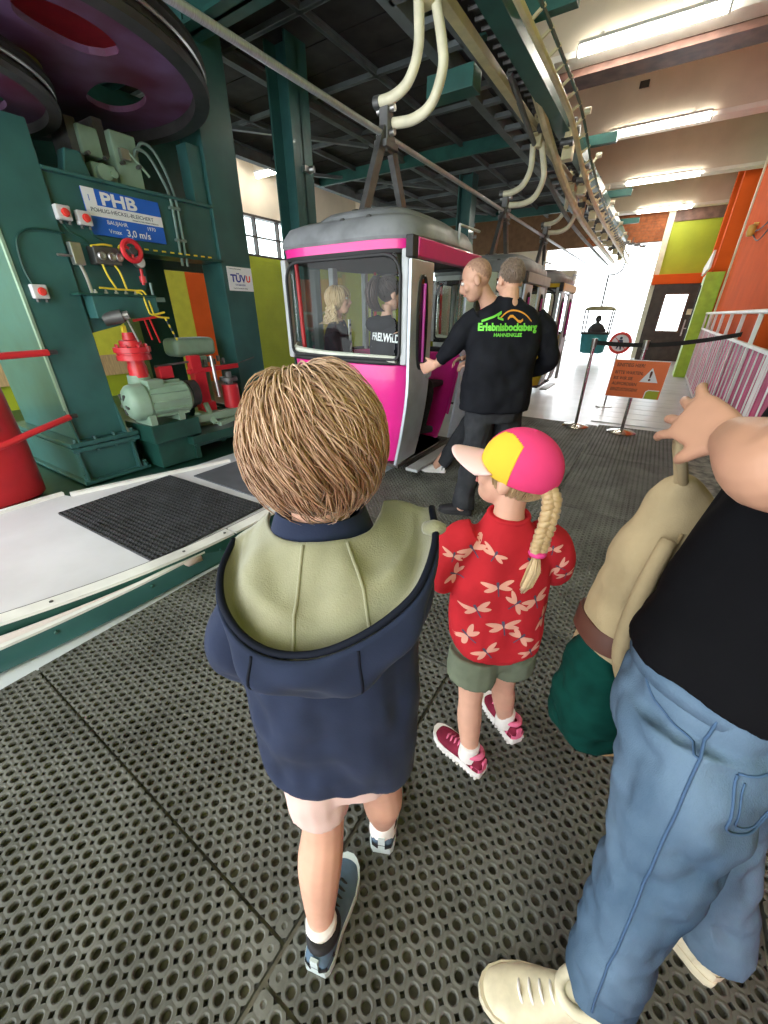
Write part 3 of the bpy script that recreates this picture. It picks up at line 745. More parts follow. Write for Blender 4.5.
# green H-posts carrying the deck
def hpost(x, y, lab, s=.2):
    p = thing('steel_post', lab, 'post', (x, y, 0), group='green deck posts')
    MB().box((x - s, y - s, 0), (x - s + .03, y + s, 4.15)).box((x + s - .03, y - s, 0), (x + s, y + s, 4.15)).box((x - s, y - .015, 0), (x + s, y + .015, 4.15)).build('h_profile', 'mach_green', p, bevel=.004)
    MB().box((x - s - .08, y - s - .08, -.02), (x + s + .08, y + s + .08, .02)).build('base_plate', 'mach_dark', p)
    MB().box((x + s, y - .04, 3.0), (x + s + .05, y + .1, 3.06)).cyl((x + s + .05, y + .04, 3.03), (x + s + .11, y + .06, 3.03), .035).build('clamp', 'steel', p, bevel=.004)
hpost(-4.3, 4.58, 'green steel H-post rising behind the pink cabin', .165)
hpost(-4.3, 10.0, 'slim far green post above the attendants', .16)
MB()
gb_ = struct('deck_girder', MB().box((-7.1, 3.3, 3.72), (-3.2, 3.34, 4.14)).box((-7.1, 3.2, 3.72), (-3.2, 3.44, 3.75)).box((-7.1, 3.2, 4.11), (-3.2, 3.44, 4.14)), 'beam_green', dk)

# ---------------------------------------------------------------- platform, guide rails and platform mats
def t_in(l): return -2.10 - .26 * max(0, (1.35 - l) / 1.3) ** 2
def t_out(l): return -2.055 - .075 * ((.95 - l) / .9) ** 2 if l < .95 else -2.055 - .02 * (l - .95)
ls = [-1.6 + k * .1 for k in range(56)]
poly = [(t_in(l) - .04, l) for l in ls if l <= 2.0] + [(-2.16, 2.62), (-3.36, 2.62), (-3.375, 2.29), (-3.77, 1.02), (-3.85, 1.0), (-3.85, -1.6)]
pf = struct('loading_platform', MB().prism(poly, -.02, .10), 'plat_paint')
struct('platform_edge_strip', MB().prism([(-3.375, 2.29), (-3.42, 2.30), (-3.82, 1.03), (-3.77, 1.02)], -.02, .125).prism([(-3.85, 1.0), (-3.89, 1.0), (-3.89, -1.6), (-3.85, -1.6)], -.02, .125), 'white_paint', pf)

def swept(fn, cs, l0, l1, n=46):
    mb = MB(); rings = []
    for k in range(n + 1):
        l = l0 + (l1 - l0) * k / n
        rings.append([(fn(l) + a, l, b) for a, b in cs])
    return mb.loft(rings)
gi = thing('inner_guide_rail', 'curved white-topped green guide rail along the platform edge', 'rail', (-2.2, .5, 0))
swept(t_in, [(-.045, .135), (.045, .135), (.045, .152), (-.045, .152)], -1.5, 1.32).build('white_cap', 'white_worn' if 'white_worn' in MATS else mat('white_worn', (.74, .74, .70), .45, var=.1, scale=5, dirt=.35), gi, smooth=30)
swept(t_in, [(-.045, .135), (.045, .135), (.045, .152), (-.045, .152)], 1.335, 2.7, 20).build('white_cap', 'white_worn', gi, smooth=30)
swept(t_in, [(.018, -.02), (.042, -.02), (.042, .135), (.018, .135)], -1.5, 2.7).build('green_web', 'mach_dark', gi, smooth=30)
swept(t_in, [(-.055, .095), (-.044, .095), (-.044, .150), (-.055, .150)], -1.5, 2.7).build('rubber_seal', 'steel_dark', gi, smooth=30)
for l in (.36, 1.0, 1.28): MB().cyl((t_in(l), l, .150), (t_in(l), l, .156), .009, 8).build('bolt', 'steel_dark', gi)
go = thing('outer_guide_rail', 'curved dark green guide channel beside the rubber floor mats', 'rail', (-2.1, .5, 0))
swept(t_out, [(-.028, .0), (.0, .0), (.0, .062), (-.010, .105), (-.028, .105)], -1.5, 2.7).build('green_channel', 'mach_green', go, smooth=30)
swept(t_out, [(-.040, .105), (-.010, .105), (-.010, .118), (-.040, .118)], -1.5, 2.7).build('white_edge', 'white_worn', go, smooth=30)
for l in (.3, .75, 1.2): MB().cyl((t_out(l) - .004, l, .08), (t_out(l) + .008, l, .075), .010, 8).build('bolt', 'mach_dark', go)
tr = thing('guide_trough', 'pale pinkish trough lying between the two guide rails', 'trough', (-2.2, .3, 0))
mb = MB(); rows_ = []
for k in range(28):
    l = -1.5 + k * .095
    a, b = t_in(l) + .048, t_out(l) - .045
    if b - a < .012: b = a + .012
    rows_.append([(a + (b - a) * q / 6, l, .075 + .035 * math.sin(pi * q / 6)) for q in range(7)])
mb.grid(rows_).build('trough_skin', mat('trough', (.66, .58, .56), .5, var=.06), tr, smooth=True, solid=.006)

pm = bpy.data.objects.new('platform_mat', mat_mesh(1.23, .90, 36, 26, .018, .0125, .007, False)); C.objects.link(pm)
pm.data.materials.clear(); pm.data.materials.append(MATS['mat_black'])
bm = bmesh.new(); bm.from_mesh(pm.data); bmesh.ops.recalc_face_normals(bm, faces=bm.faces); bm.to_mesh(pm.data); bm.free()
pm.location = (-2.87, 1.29, .121); pm.rotation_euler = (0, 0, R(2))
tag(pm, 'black studded rubber mat lying on the pale platform', 'mat')
tag(MB().box((-3.32, 1.84, .10), (-2.3, 2.5, .112)).build('rubber_sheet', mat('sheet', (.09, .10, .115), .5, var=.12), bevel=.003), 'smooth dark grey rubber sheet behind the studded mat', 'mat')
# ================================================================ overhead track, cable and cabins
mat('track_cream', (.62, .56, .34), .45, var=.15, scale=5)
mat('pipe_cream', (.70, .66, .50), .4, var=.1, scale=8, dirt=.12)
mat('roof_grey', (.20, .21, .225), .42, var=.2, scale=5, dirt=.15)
mat('cabin_pink', (.72, .025, .26), .3, var=.05, coat=.3)
mat('cabin_grey', (.42, .44, .45), .4, var=.12)
mat('cabin_cream', (.58, .60, .52), .5, var=.1)
mat('cabin_yellow', (.72, .50, .04), .35, var=.05)
mat('door_silver', (.50, .55, .62), .32, metal=.35, var=.12, scale=5)
mat('rubber', (.02, .02, .022), .6)
mat('magenta_bar', (.55, .03, .36), .35)
mat('seat_dark', (.06, .055, .05), .7)
glass('cabin_glass', (.90, .93, .92), .012)
mat('cable_steel', (.42, .45, .50), .35, metal=.6, stretch=(1, 40, 1), var=.2)

tk = thing('overhead_track', 'overhead gondola track of green and cream rails with a ladder frame', 'track', (-1.9, 6, 3.5))
def rail(name, x, z, w, h, m, l0=-1.2, l1=16.5, bev=.004): return MB().box((x - w / 2, l0, z), (x + w / 2, l1, z + h)).build(name, m, tk, bevel=bev)
rail('running_rail', -1.90, 3.44, .085, .07, 'track_cream')
rail('ladder_rail', -2.30, 3.50, .10, .16, 'beam_grey')
rail('ladder_rail', -2.02, 3.50, .05, .10, 'beam_grey')
for k in range(46): MB().box((-2.28, -1.0 + k * .38, 3.50), (-2.02, -.93 + k * .38, 3.54)).build('ladder_rung', 'beam_grey', tk)
rail('upper_plate', -2.12, 3.68, .42, .03, 'rubber')
rail('green_beam', -1.62, 3.46, .12, .16, 'beam_green')
rail('green_beam_flange', -1.62, 3.45, .17, .016, 'beam_green')
ch = rail('drive_chain', -1.765, 3.52, .10, .05, 'rubber')
for k in range(120):
    MB().cyl((-1.82, -.5 + k * .14, 3.51), (-1.71, -.5 + k * .14, 3.51), .018, 6).build('chain_roller', 'steel_dark', ch)
# outer guide rail that dips at its far end
P = spline([(-1.40, -1.2, 3.40), (-1.40, 3.0, 3.40), (-1.40, 5.4, 3.40), (-1.40, 6.2, 3.34), (-1.40, 7.2, 3.16), (-1.40, 9.0, 3.02), (-1.42, 12, 2.98), (-1.45, 17.2, 2.95)], 6)
orl = MB().tube(P, .03, 8).build('outer_guide_rail', 'track_cream', tk, smooth=True)
MB().tube([(p[0] + .09, p[1], p[2] + .06) for p in P], .016, 6).build('outer_guide_wire', 'beam_green', tk, smooth=True)
for k in range(60):
    l = -.6 + k * .28
    z = next((a[2] + (b[2] - a[2]) * (l - a[1]) / (b[1] - a[1] + 1e-6) for a, b in zip(P, P[1:]) if a[1] <= l <= b[1]), 2.95)
    MB().bar((-1.40, l, z), (-1.29, l, z + .07), .02, .02).build('rail_tie', 'track_cream', orl)
# second running rail curving down after the second carriage
P2 = spline([(-1.66, 5.0, 3.56), (-1.74, 6.4, 3.40), (-1.72, 7.6, 3.16), (-1.72, 9.5, 3.0), (-1.75, 13, 2.95), (-1.8, 16.5, 2.95)], 8)
MB().tube(P2, .05, 8).build('exit_rail', 'track_cream', tk, smooth=True)
MB().tube([(p[0] - .16, p[1], p[2] - .05) for p in P2], .03, 8).build('exit_rail_lower', 'beam_grey', tk, smooth=True)
for i, l in enumerate((1.4, 4.7, 8.0, 11.3, 14.5)):
    b = MB().box((-2.42, l - .05, 3.66), (-1.2, l + .05, 3.78)).build('cross_hanger', 'beam_green', tk, bevel=.004)
    MB().box((-2.42, l - .04, 3.70), (-2.34, l + .04, 4.2)).build('hanger_bar', 'beam_green', b)
    if i > 1: continue
    M = face_M((0, l - .02, 0), (1, 0, 0), (0, 0, 1))
    MB().prism([(-1.24, 4.1), (-1.24, 4.4), (-.95, 4.4)], 0, .04, M).build('hanger_gusset', 'beam_green', b)
MB().box((-2.45, 4.52, 3.30), (-1.98, 4.72, 3.46)).build('end_stop', 'beam_green', tk, bevel=.005)
tag(MB().tube([(-2.2, -1.5, 2.70), (-2.2, 17.5, 2.73)], .021, 12).build('haul_cable', 'cable_steel', smooth=True), 'thick grey steel haul cable running diagonally across the hall', 'cable')

def carriage(l, z, x, lab, n=4, parent=None):
    c = thing('grip_carriage', lab, 'carriage', (x, l, z), group='grip carriages on the track') if parent is None else parent
    MB().box((x - .035, l - .16, z - .10), (x + .035, l + .16, z + .16)).box((x - .06, l - .07, z - .2), (x + .06, l + .07, z + .04)).build('carriage_plate', 'track_cream', c, bevel=.01)
    for dl in (-.13, .13):
        for dz in (-.05, .12):
            MB().cyl((x - .07, l + dl, z + dz), (x + .075, l + dl, z + dz), .048, 14).build('roller', 'steel_dark', c, smooth=30)
    MB().bar((x + .02, l, z + .1), (x + .13, l + .05, z + .26), .03, .03).cyl((x + .1, l + .05, z + .26), (x + .18, l + .05, z + .26), .035).build('lever', 'pipe_cream', c, bevel=.004)
    MB().box((x - .10, l - .06, z - .06), (x - .03, l + .06, z + .02)).build('clamp_jaw', 'steel_dark', c, bevel=.006)
    return c

def gondola(l, label, colm, roofm='roof_grey', door='open', t0=-3.03, t1=-1.64, ln=1.36, detail=True):
    """closed cabin on a J-shaped double hanger; l = front face"""
    g = thing('gondola_cabin', label, 'cable car', ((t0 + t1) / 2, l + ln / 2, .12), group='cabins on the overhead track')
    cx, cy = (t0 + t1) / 2, l + ln / 2
    hx, hy = (t1 - t0) / 2, ln / 2
    def ring(z, dx, dy=None, e=5., n=56, zc=0):
        return MB().ring((cx, cy, z), (1, 0, 0), (0, 1, 0), hx + dx, hy + (dx if dy is None else dy), n, e)
    # roof: shallow dome with stepped lips and two raised ridges
    MB().loft([ring(1.945, .02), ring(1.965, .03), ring(2.02, .02), ring(2.09, -.03), ring(2.125, -.12), ring(2.135, -.25)]).build('roof', roofm, g, smooth=35)
    rf = MB().loft([MB().ring((cx + .10, cy, z), (1, 0, 0), (0, 1, 0), a, b, 40, 4.) for z, a, b in ((2.08, .50, .60), (2.14, .46, .57), (2.175, .40, .52), (2.185, .30, .44))]).build('roof_ridge', roofm, g, smooth=35)
    for dx in (-.25, 0.): MB().lathe([(.001, 0), (.03, 0), (.022, .012), (.001, .014)], 10, face_M((cx + .3 + dx, l + .06, 2.09), (1, 0, 0), (0, .3, 1))).build('roof_screw', 'steel_dark', g, smooth=30)
    MB().loft([ring(1.885, .006), ring(1.945, .012)], True).build('top_band', colm, g, smooth=35)
    MB().loft([ring(1.860, .0), ring(1.885, .008)], True).build('gasket_band', 'rubber', g, smooth=35)
    # lower body tapering inwards
    lb = MB().loft([ring(.14, -.20), ring(.18, -.14), ring(.45, -.07), ring(.85, -.012), ring(1.06, 0), ring(1.08, -.004)])
    lb.f = [f for f in lb.f if len(f) == 4 and not (sum(lb.v[i][0] for i in f) / 4 > t1 - .25 and l + .30 < sum(lb.v[i][1] for i in f) / 4 < l + 1.20)]
    lb.build('lower_body', colm, g, smooth=35, solid=.01)
    wg = MB().loft([ring(1.075, .012), ring(1.11, .012)], False)
    wg.f = [f for f in wg.f if not (sum(wg.v[i][0] for i in f) / 4 > t1 - .25 and l + .30 < sum(wg.v[i][1] for i in f) / 4 < l + 1.20)]
    wg.build('waist_gasket', 'rubber', g, smooth=35, solid=.012)
    MB().loft([ring(.10, -.24), ring(.13, -.16), ring(.17, -.13)]).build('bumper', 'cabin_grey', g, smooth=35)
    M0 = face_M((0, l - .006, 0), (1, 0, 0), (0, 0, 1))
    MB().prism([(cx - .42, .62), (cx + .10, .62), (cx + .10, 1.05), (cx - .42, 1.05)], -.01, .012, M0).build('front_plate', 'cabin_cream', g, bevel=.004)
    for i in range(4):
        for j in range(2): MB().cyl((cx - .05 + i * .04, l - .018, .9 + j * .10), (cx - .05 + i * .04, l - .004, .9 + j * .10), .006, 6).build('rivet', 'steel_dark', g)
    # corner pillars and window frames
    for x, y in ((t0 + .07, l + .07), (t0 + .07, l + ln - .07), (t1 - .05, l + .05), (t1 - .05, l + ln - .05)):
        MB().box((x - .03, y - .03, 1.08), (x + .03, y + .03, 1.88)).build('pillar', 'cabin_grey', g, bevel=.012)
    MB().box((cx - .03, l + ln - .05, 1.1), (cx + .03, l + ln - .01, 1.88)).build('pillar', 'cabin_grey', g, bevel=.01)
    MB().box((t0 + .10, l + .62, 1.1), (t0 + .16, l + .70, 1.88)).build('pillar', 'cabin_grey', g, bevel=.01)
    def gasket(y):
        a, b, z0, z1, r = t0 + .13, t1 - .08, 1.12, 1.85, .14
        pts = []
        for (px, pz, st) in ((b - r, z1 - r, 0), (a + r, z1 - r, 90), (a + r, z0 + r * .4, 180), (b - r, z0 + r * .4, 270)):
            rr = r if st < 180 else r * .4
            ox = px if st < 180 else (a + rr if st == 180 else b - rr)
            for q in range(6):
                an = R(st + q * 18); pts.append((ox + rr * cos(an), y, pz + rr * sin(an)))
        return MB().tube(pts, .014, 6, closed=True)
    gasket(l + .012).build('window_gasket', 'rubber', g, smooth=True)
    gasket(l + ln - .012).build('window_gasket', 'rubber', g, smooth=True)
    # glass follows the rounded front-left corner
    def gl(i0, i1, nm):
        R0, R1 = ring(1.10, -.012), ring(1.87, -.012)
        MB().grid([[R0[i % 56] for i in range(i0, i1)], [R1[i % 56] for i in range(i0, i1)]]).build(nm, 'cabin_glass', g, smooth=True)
    gl(29, 54, 'front_glass'); gl(3, 27, 'rear_glass'); gl(25, 31, 'side_glass')
    MB().tube(spline([(t0 + .06, l + .16, 1.19), (t0 + .16, l + .05, 1.16), (cx - .2, l + .03, 1.135), (cx + .2, l + .03, 1.125), (t1 - .12, l + .03, 1.12)], 6), .028, 8).build('sill_pad', 'cabin_cream', g, smooth=True)
    for y in (l + .22, l + ln - .22):
        MB().box((t0 + .2, y - .15, .74), (t1 - .25, y + .15, .80)).build('bench', 'seat_dark', g, bevel=.02)
    MB().box((t0 + .2, l + .12, .14), (t1 - .14, l + ln - .12, .17)).build('cabin_floor', 'seat_dark', g)
    for x in (t0 + .25, cx + .15): MB().cyl((x, l + ln - .12, 1.1), (x, l + ln - .12, 1.86), .016).build('grab_pole', 'red_paint', g, smooth=True)
    MB().cyl((t0 + .16, l + .14, 1.1), (t0 + .14, l + .14, 1.86), .02).build('grab_pole', 'red_paint', g, smooth=True)
    # door side (X = t1): header and leaves
    MB().box((t1 - .04, l + .08, 1.83), (t1 + .035, l + ln - .02, 1.95)).build('door_header', colm, g, bevel=.008)
    MB().box((t1 - .03, l - .005, 1.82), (t1 + .03, l + .08, 1.955)).build('header_end', 'rubber', g, bevel=.006)
    MB().box((t1 - .05, l + ln - .12, .2), (t1 + .01, l + ln - .04, 1.84)).build('door_jamb', 'cabin_grey', g, bevel=.01)
    def leaf(M):
        prof = [(0, 1.81), (.0, 1.2), (-.005, .85), (-.05, .52), (-.11, .22)]
        wd = .36
        pr = spline(prof, 5)
        rows_ = [[(M @ Vector((x + .012 * sg, y, z)))[:] for x, z in pr] for sg in (1, -1) for y in (0,)]
        out = MB()
        a = [(M @ Vector((x + .014, 0, z)))[:] for x, z in pr]; b = [(M @ Vector((x + .014, wd, z + (.07 * max(0, .5 - z))))) [:] for x, z in pr]
        c = [(M @ Vector((x - .014, wd, z + (.07 * max(0, .5 - z)))))[:] for x, z in pr]; d = [(M @ Vector((x - .014, 0, z)))[:] for x, z in pr]
        out.loft([[p, q, r_, s_] for p, q, r_, s_ in zip(a, b, c, d)])
        lf = out.build('door_leaf', 'door_silver', g, bevel=.006)
        ov = [(M @ Vector((.017, .18 + .075 * math.copysign(abs(cos(2 * pi * i / 32)) ** .7, cos(2 * pi * i / 32)), 1.38 + .33 * math.copysign(abs(sin(2 * pi * i / 32)) ** .8, sin(2 * pi * i / 32)))))[:] for i in range(32)]
        MB().tube(ov, .014, 6, closed=True).build('oval_gasket', 'rubber', lf, smooth=True)
        n_ = (M.to_3x3() @ Vector((1, 0, 0)))
        MB().add(ov + [tuple(Vector(p) - n_ * .004) for p in ov], [tuple(range(32)), tuple(reversed(range(32, 64)))]).build('oval_window', mat('dark_glass', (.03, .025, .03), .06, spec=.8), lf)
        MB().tube([(M @ Vector((.028, .19, 1.10)))[:], (M @ Vector((.028, .19, 1.66)))[:]], .012, 8).build('magenta_bar', 'magenta_bar', lf, smooth=True)
        MB().tube(spline([(M @ Vector(p))[:] for p in ((.015, .30, .97), (.05, .30, .98), (.055, .30, 1.04), (.05, .30, 1.10), (.015, .30, 1.11))], 4), .010, 6).build('handle', 'steel', lf, smooth=True)
        return lf
    leaf(Matrix.Translation((t1 + .02, l - .02, 0)))
    if door == 'open':
        leaf(Matrix.Translation((t1 + .03, l + 1.02, 0)) @ Matrix.Rotation(R(-28), 4, 'Z') @ Matrix.Translation((0, 0, 0)))
    else:
        leaf(Matrix.Translation((t1 + .02, l + .72, 0)))
    MB().box((t1 - .10, l + .2, .10), (t1 + .03, l + 1.1, .13)).build('door_step', 'cabin_grey', g, bevel=.006)
    MB().tube([(t1 + .02, l + .8, 1.97), (t1 + .02, l + .8, 2.12), (t1 + .02, l + 1.25, 2.13)], .011, 6).build('roof_rod', 'cabin_grey', g, smooth=True)
    # hanger A-frame
    ap = (-2.2, cy - .12, 2.74)
    for yy in (cy - .46, cy + .22):
        MB().bar((-2.2, yy, 2.14), (ap[0], ap[1] + (-.03 if yy < cy - .12 else .03), ap[2]), .05, .075, (0, 1, 0)).build('hanger_bar', 'steel_dark', g)
        for dx in (-.06, .06):
            MB().tube([(-2.2 + dx, yy + .075 * cos(a * pi / 8), 2.10 + .075 * sin(a * pi / 8)) for a in range(16)], .024, 6, closed=True).build('hanger_eye', 'steel_dark', g, smooth=True)
        MB().cyl((-2.32, yy, 2.14), (-2.08, yy, 2.14), .022).build('hanger_pin', 'steel', g, smooth=30)
    MB().box((-2.24, ap[1] - .045, 2.60), (-2.16, ap[1] + .045, 2.90)).box((-2.26, ap[1] - .09, 2.62), (-2.14, ap[1] + .09, 2.67)).build('hanger_yoke', 'steel_dark', g, bevel=.008)
    for z in (2.72, 2.86): MB().cyl((-2.28, ap[1], z), (-2.12, ap[1], z), .022).build('yoke_bolt', 'steel', g, smooth=30)
    for dl, pts in ((-.035, [(-2.26, 2.90), (-2.10, 2.91), (-1.98, 2.97), (-1.91, 3.12), (-1.92, 3.36)]), (.045, [(-2.20, 2.79), (-1.98, 2.78), (-1.83, 2.84), (-1.755, 3.0), (-1.77, 3.14), (-1.84, 3.38)])):
        MB().tube(spline([(x, ap[1] + dl, z) for x, z in pts], 8), .036, 12).build('hanger_pipe', 'pipe_cream', g, smooth=True)
        MB().cyl((pts[0][0] - .02, ap[1] + dl, pts[0][1]), (pts[0][0] + .03, ap[1] + dl, pts[0][1]), .042).build('pipe_collar', 'steel_dark', g, smooth=30)
    carriage(ap[1], 3.52, -1.88, None, parent=g)
    return g
g1 = gondola(2.86, 'pink and grey gondola cabin with two women inside and open silver doors', 'cabin_pink')
g2 = gondola(5.88, 'grey gondola cabin queued behind the attendants, next after the pink one', 'cabin_grey', door='closed')
g3 = gondola(8.24, 'yellow gondola cabin farther along the track behind the attendant', 'cabin_yellow', door='closed')
for i, (l, z) in enumerate(((6.7, 3.33), (8.0, 3.22), (9.4, 3.12), (10.4, 3.08), (11.4, 3.05), (12.5, 3.05), (13.9, 3.03), (15.4, 3.03))):
    carriage(l, z + .08, -1.55, 'cluttered grip carriage on the dipping outer rail, ' + ['nearest one', 'second one', 'third one', 'fourth one', 'fifth one', 'sixth one', 'seventh one', 'farthest one'][i] + ' in the row')
for i, l in enumerate((10.1, 11.5, 12.9, 14.3, 15.7)):
    carriage(l, 3.40, -1.90, 'grip carriage parked under the straight cream rail, ' + ['nearest', 'second', 'third', 'fourth', 'farthest'][i] + ' of five')
sg = thing('signal_rods', 'thin switch rods sticking up from the far end of the track', 'rods', (-1.5, 15.5, 3.1))
for k in range(6):
    x, y = -1.75 + k * .13, 14.6 + k * .35
    MB().cyl((x, y, 3.05), (x + .04, y, 3.75 - .09 * k), .014, 6).build('rod', 'steel_dark', sg)
    MB().box((x - .08, y - .03, 3.3), (x + .1, y + .03, 3.36)).build('rod_foot', 'steel_dark', sg)

# open far basket with a rider silhouette is built with the people; cream T-post near it
tp = thing('cream_post', 'cream T-shaped post beside the far end of the track', 'post', (-2.75, 13.2, 0))
MB().box((-2.85, 13.1, 0), (-2.68, 13.3, 2.18)).build('shaft', 'cream', tp, bevel=.006)
MB().box((-3.15, 13.0, 2.18), (-2.3, 13.35, 2.52)).build('cross_head', 'cream', tp, bevel=.008)
# ================================================================ people (authored in a frame turned with the camera heading)
from mathutils.bvhtree import BVHTree
mat('skin', (.60, .34, .24), .5, var=.07, scale=14, bump=.06, bscale=120)
mat('skin_child', (.64, .36, .26), .5, var=.07, scale=14)
mat('skin_arm', (.42, .225, .145), .5, var=.1, scale=10, bump=.05, bscale=150)
mat('navy', (.018, .025, .052), .75, var=.15, scale=10, bump=.1, bscale=300, sheen=.05, spec=.08)
mat('navy_dark', (.008, .010, .018), .7, var=.1, spec=.08)
mat('fleece', (.225, .22, .14), .95, var=.10, scale=16, bump=.35, bscale=420, sheen=.4, spec=.08)
mat('shorts_pink', (.62, .45, .41), .85, var=.06, bump=.1, bscale=300, spec=.08)
mat('sock_white', (.80, .77, .74), .9, spec=.08)
mat('shoe_blue', (.10, .155, .22), .75, var=.15, scale=20, spec=.08)
mat('shoe_black', (.015, .015, .018), .7)
mat('sole_pale', (.52, .60, .60), .6)
mat('shirt_red', (.50, .025, .035), .85, var=.12, scale=10, bump=.12, bscale=350, spec=.08)
mat('dragonfly', (.74, .36, .28), .85, spec=.08)
mat('dragonfly_dark', (.09, .07, .12), .85)
mat('olive_shorts', (.15, .175, .125), .85, var=.12, scale=14, spec=.08)
mat('cap_pink', (.80, .06, .20), .8, var=.06, bump=.1, bscale=350, spec=.08)
mat('cap_yellow', (.78, .52, .05), .8, var=.06, spec=.08)
mat('cap_brim', (.86, .58, .55), .8, var=.03, spec=.08)
mat('shoe_plum', (.20, .02, .045), .7, var=.2, scale=25, spec=.08)
mat('shoe_pink', (.78, .16, .30), .7)
mat('sole_white', (.82, .80, .78), .6)
mat('denim', (.030, .062, .108), .85, col2=(.115, .175, .25), scale=5, bump=.3, bscale=500, stretch=(1, 1, .45), detail=6, spec=.08)
mat('denim_seam', (.055, .10, .18), .85, spec=.08)
mat('tshirt_black', (.004, .004, .005), .9, bump=.15, bscale=300, spec=.08)
mat('sleeve_grey', (.07, .08, .085), .85, spec=.08)
mat('jacket_black', (.012, .013, .017), .75, var=.2, scale=8, bump=.15, bscale=200, spec=.08)
mat('trousers_dark', (.035, .037, .042), .8, var=.25, scale=9, spec=.08)
mat('canvas_beige', (.37, .29, .17), .85, var=.12, scale=9, bump=.25, bscale=300, spec=.08)
mat('bag_teal', (.003, .036, .028), .85, var=.3, scale=12, spec=.08)
mat('leather_brown', (.09, .030, .018), .6, var=.2)
mat('sneaker_cream', (.66, .60, .44), .7, var=.12, scale=25)
mat('logo_green', (.16, .62, .06), .6)
mat('eye_white', (.8, .8, .8), .2)
mat('eye_dark', (.03, .02, .015), .2)
mat('lip', (.5, .18, .16), .5)
mat('hair_tie', (.75, .05, .25), .6)

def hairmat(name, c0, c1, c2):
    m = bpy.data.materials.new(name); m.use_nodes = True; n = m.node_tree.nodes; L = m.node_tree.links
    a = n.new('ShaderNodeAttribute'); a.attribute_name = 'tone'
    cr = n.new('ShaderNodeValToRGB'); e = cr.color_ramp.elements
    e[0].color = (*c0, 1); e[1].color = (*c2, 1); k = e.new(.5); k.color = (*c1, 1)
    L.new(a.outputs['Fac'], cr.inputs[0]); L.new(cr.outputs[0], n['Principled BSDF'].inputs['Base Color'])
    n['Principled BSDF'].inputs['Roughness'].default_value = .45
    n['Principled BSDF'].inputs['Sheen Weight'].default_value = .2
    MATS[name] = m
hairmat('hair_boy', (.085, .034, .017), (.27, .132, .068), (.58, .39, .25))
hairmat('hair_blonde', (.20, .11, .045), (.45, .30, .14), (.72, .56, .33))
hairmat('hair_dark', (.012, .008, .008), (.03, .017, .015), (.07, .035, .03))
hairmat('hair_short', (.10, .065, .045), (.17, .115, .08), (.26, .19, .14))

def to_bld(x, y): return (x * cos(A) - y * sin(A), x * sin(A) + y * cos(A))
class Person:
    def __init__(s, label, bx, by, name='person'):
        s.b = Vector((bx, by, 0)); X, Y = to_bld(bx, by)
        s.root = thing(name, label, 'person', (X, Y, 0), A)
    def loc(s, p): return (p[0] - s.b.x, p[1] - s.b.y, p[2])
    def fix(s, mb): mb.v = [s.loc(p) for p in mb.v]; return mb
    def fused(s, name, mb, m, vox, sm=3, parent=None, **k):
        return put(name, remesh(s.fix(mb), vox, sm, **k), m, parent or s.root)
    def part(s, name, mb, m, parent=None, smooth=40, **k):
        s.fix(mb); return mb.build(name, m, parent or s.root, smooth=smooth, local=True, **k)

def torso(mb, secs, n=28, e=2.4, k=5, yaw=0.):
    Q_ = spline(secs, k); c, s_ = cos(yaw), sin(yaw)
    return mb.loft([mb.ring((q[1], q[2], q[0]), (c, s_, 0), (-s_, c, 0), q[3], q[4], n, e) for q in Q_])

def headM(c, h, yaw=0., pitch=0., roll=0.):
    """head-local: +y is where the face looks; yaw>0 turns it to the picture's left"""
    return Matrix.Translation(c) @ Matrix.Rotation(yaw, 4, 'Z') @ Matrix.Rotation(-pitch, 4, 'X') @ Matrix.Rotation(roll, 4, 'Y') @ Matrix.Scale(h / .225, 4)
def head(mb, M):
    mb.ell((0, -.012, .022), (.073, .092, .088), 20, 14, M)
    mb.ell((0, .026, -.028), (.060, .064, .088), 18, 12, M)
    mb.ell((0, .040, -.086), (.040, .044, .034), 14, 10, M)
    mb.ell((0, .076, .012), (.045, .018, .014), 12, 8, M)
    for s in (-1, 1):
        mb.ell((.040 * s, .060, -.030), (.022, .024, .026), 10, 8, M)
        mb.ell((.076 * s, -.006, -.014), (.013, .021, .033), 12, 8, M)
    mb.stube([(*(M @ Vector(p)), r * M.to_scale().x) for p, r in (((0, .088, .010), .009), ((0, .100, -.018), .012), ((0, .104, -.034), .015), ((0, .086, -.042), .012))], 8, 4)
    mb.ell((0, .084, -.064), (.024, .012, .009), 10, 8, M)
def eyes(P, M):
    for s in (-1, 1):
        e = P.part('eye', MB().ell((.031 * s, .082, .004), (.013, .012, .010), 12, 8, M), 'eye_white', smooth=180)
        P.part('iris', MB().ell((.031 * s, .0915, .004), (.006, .004, .006), 8, 6, M), 'eye_dark', parent=e, smooth=180)
        P.part('eyebrow', MB().tube([(M @ Vector(p))[:] for p in ((.014 * s, .094, .022), (.032 * s, .091, .027), (.048 * s, .080, .022))], .0035 * M.to_scale().x, 6), 'leather_brown', smooth=180)
    P.part('mouth', MB().tube([(M @ Vector(p))[:] for p in ((-.022, .088, -.064), (0, .097, -.063), (.022, .088, -.064))], .004 * M.to_scale().x, 6), 'lip', smooth=180)

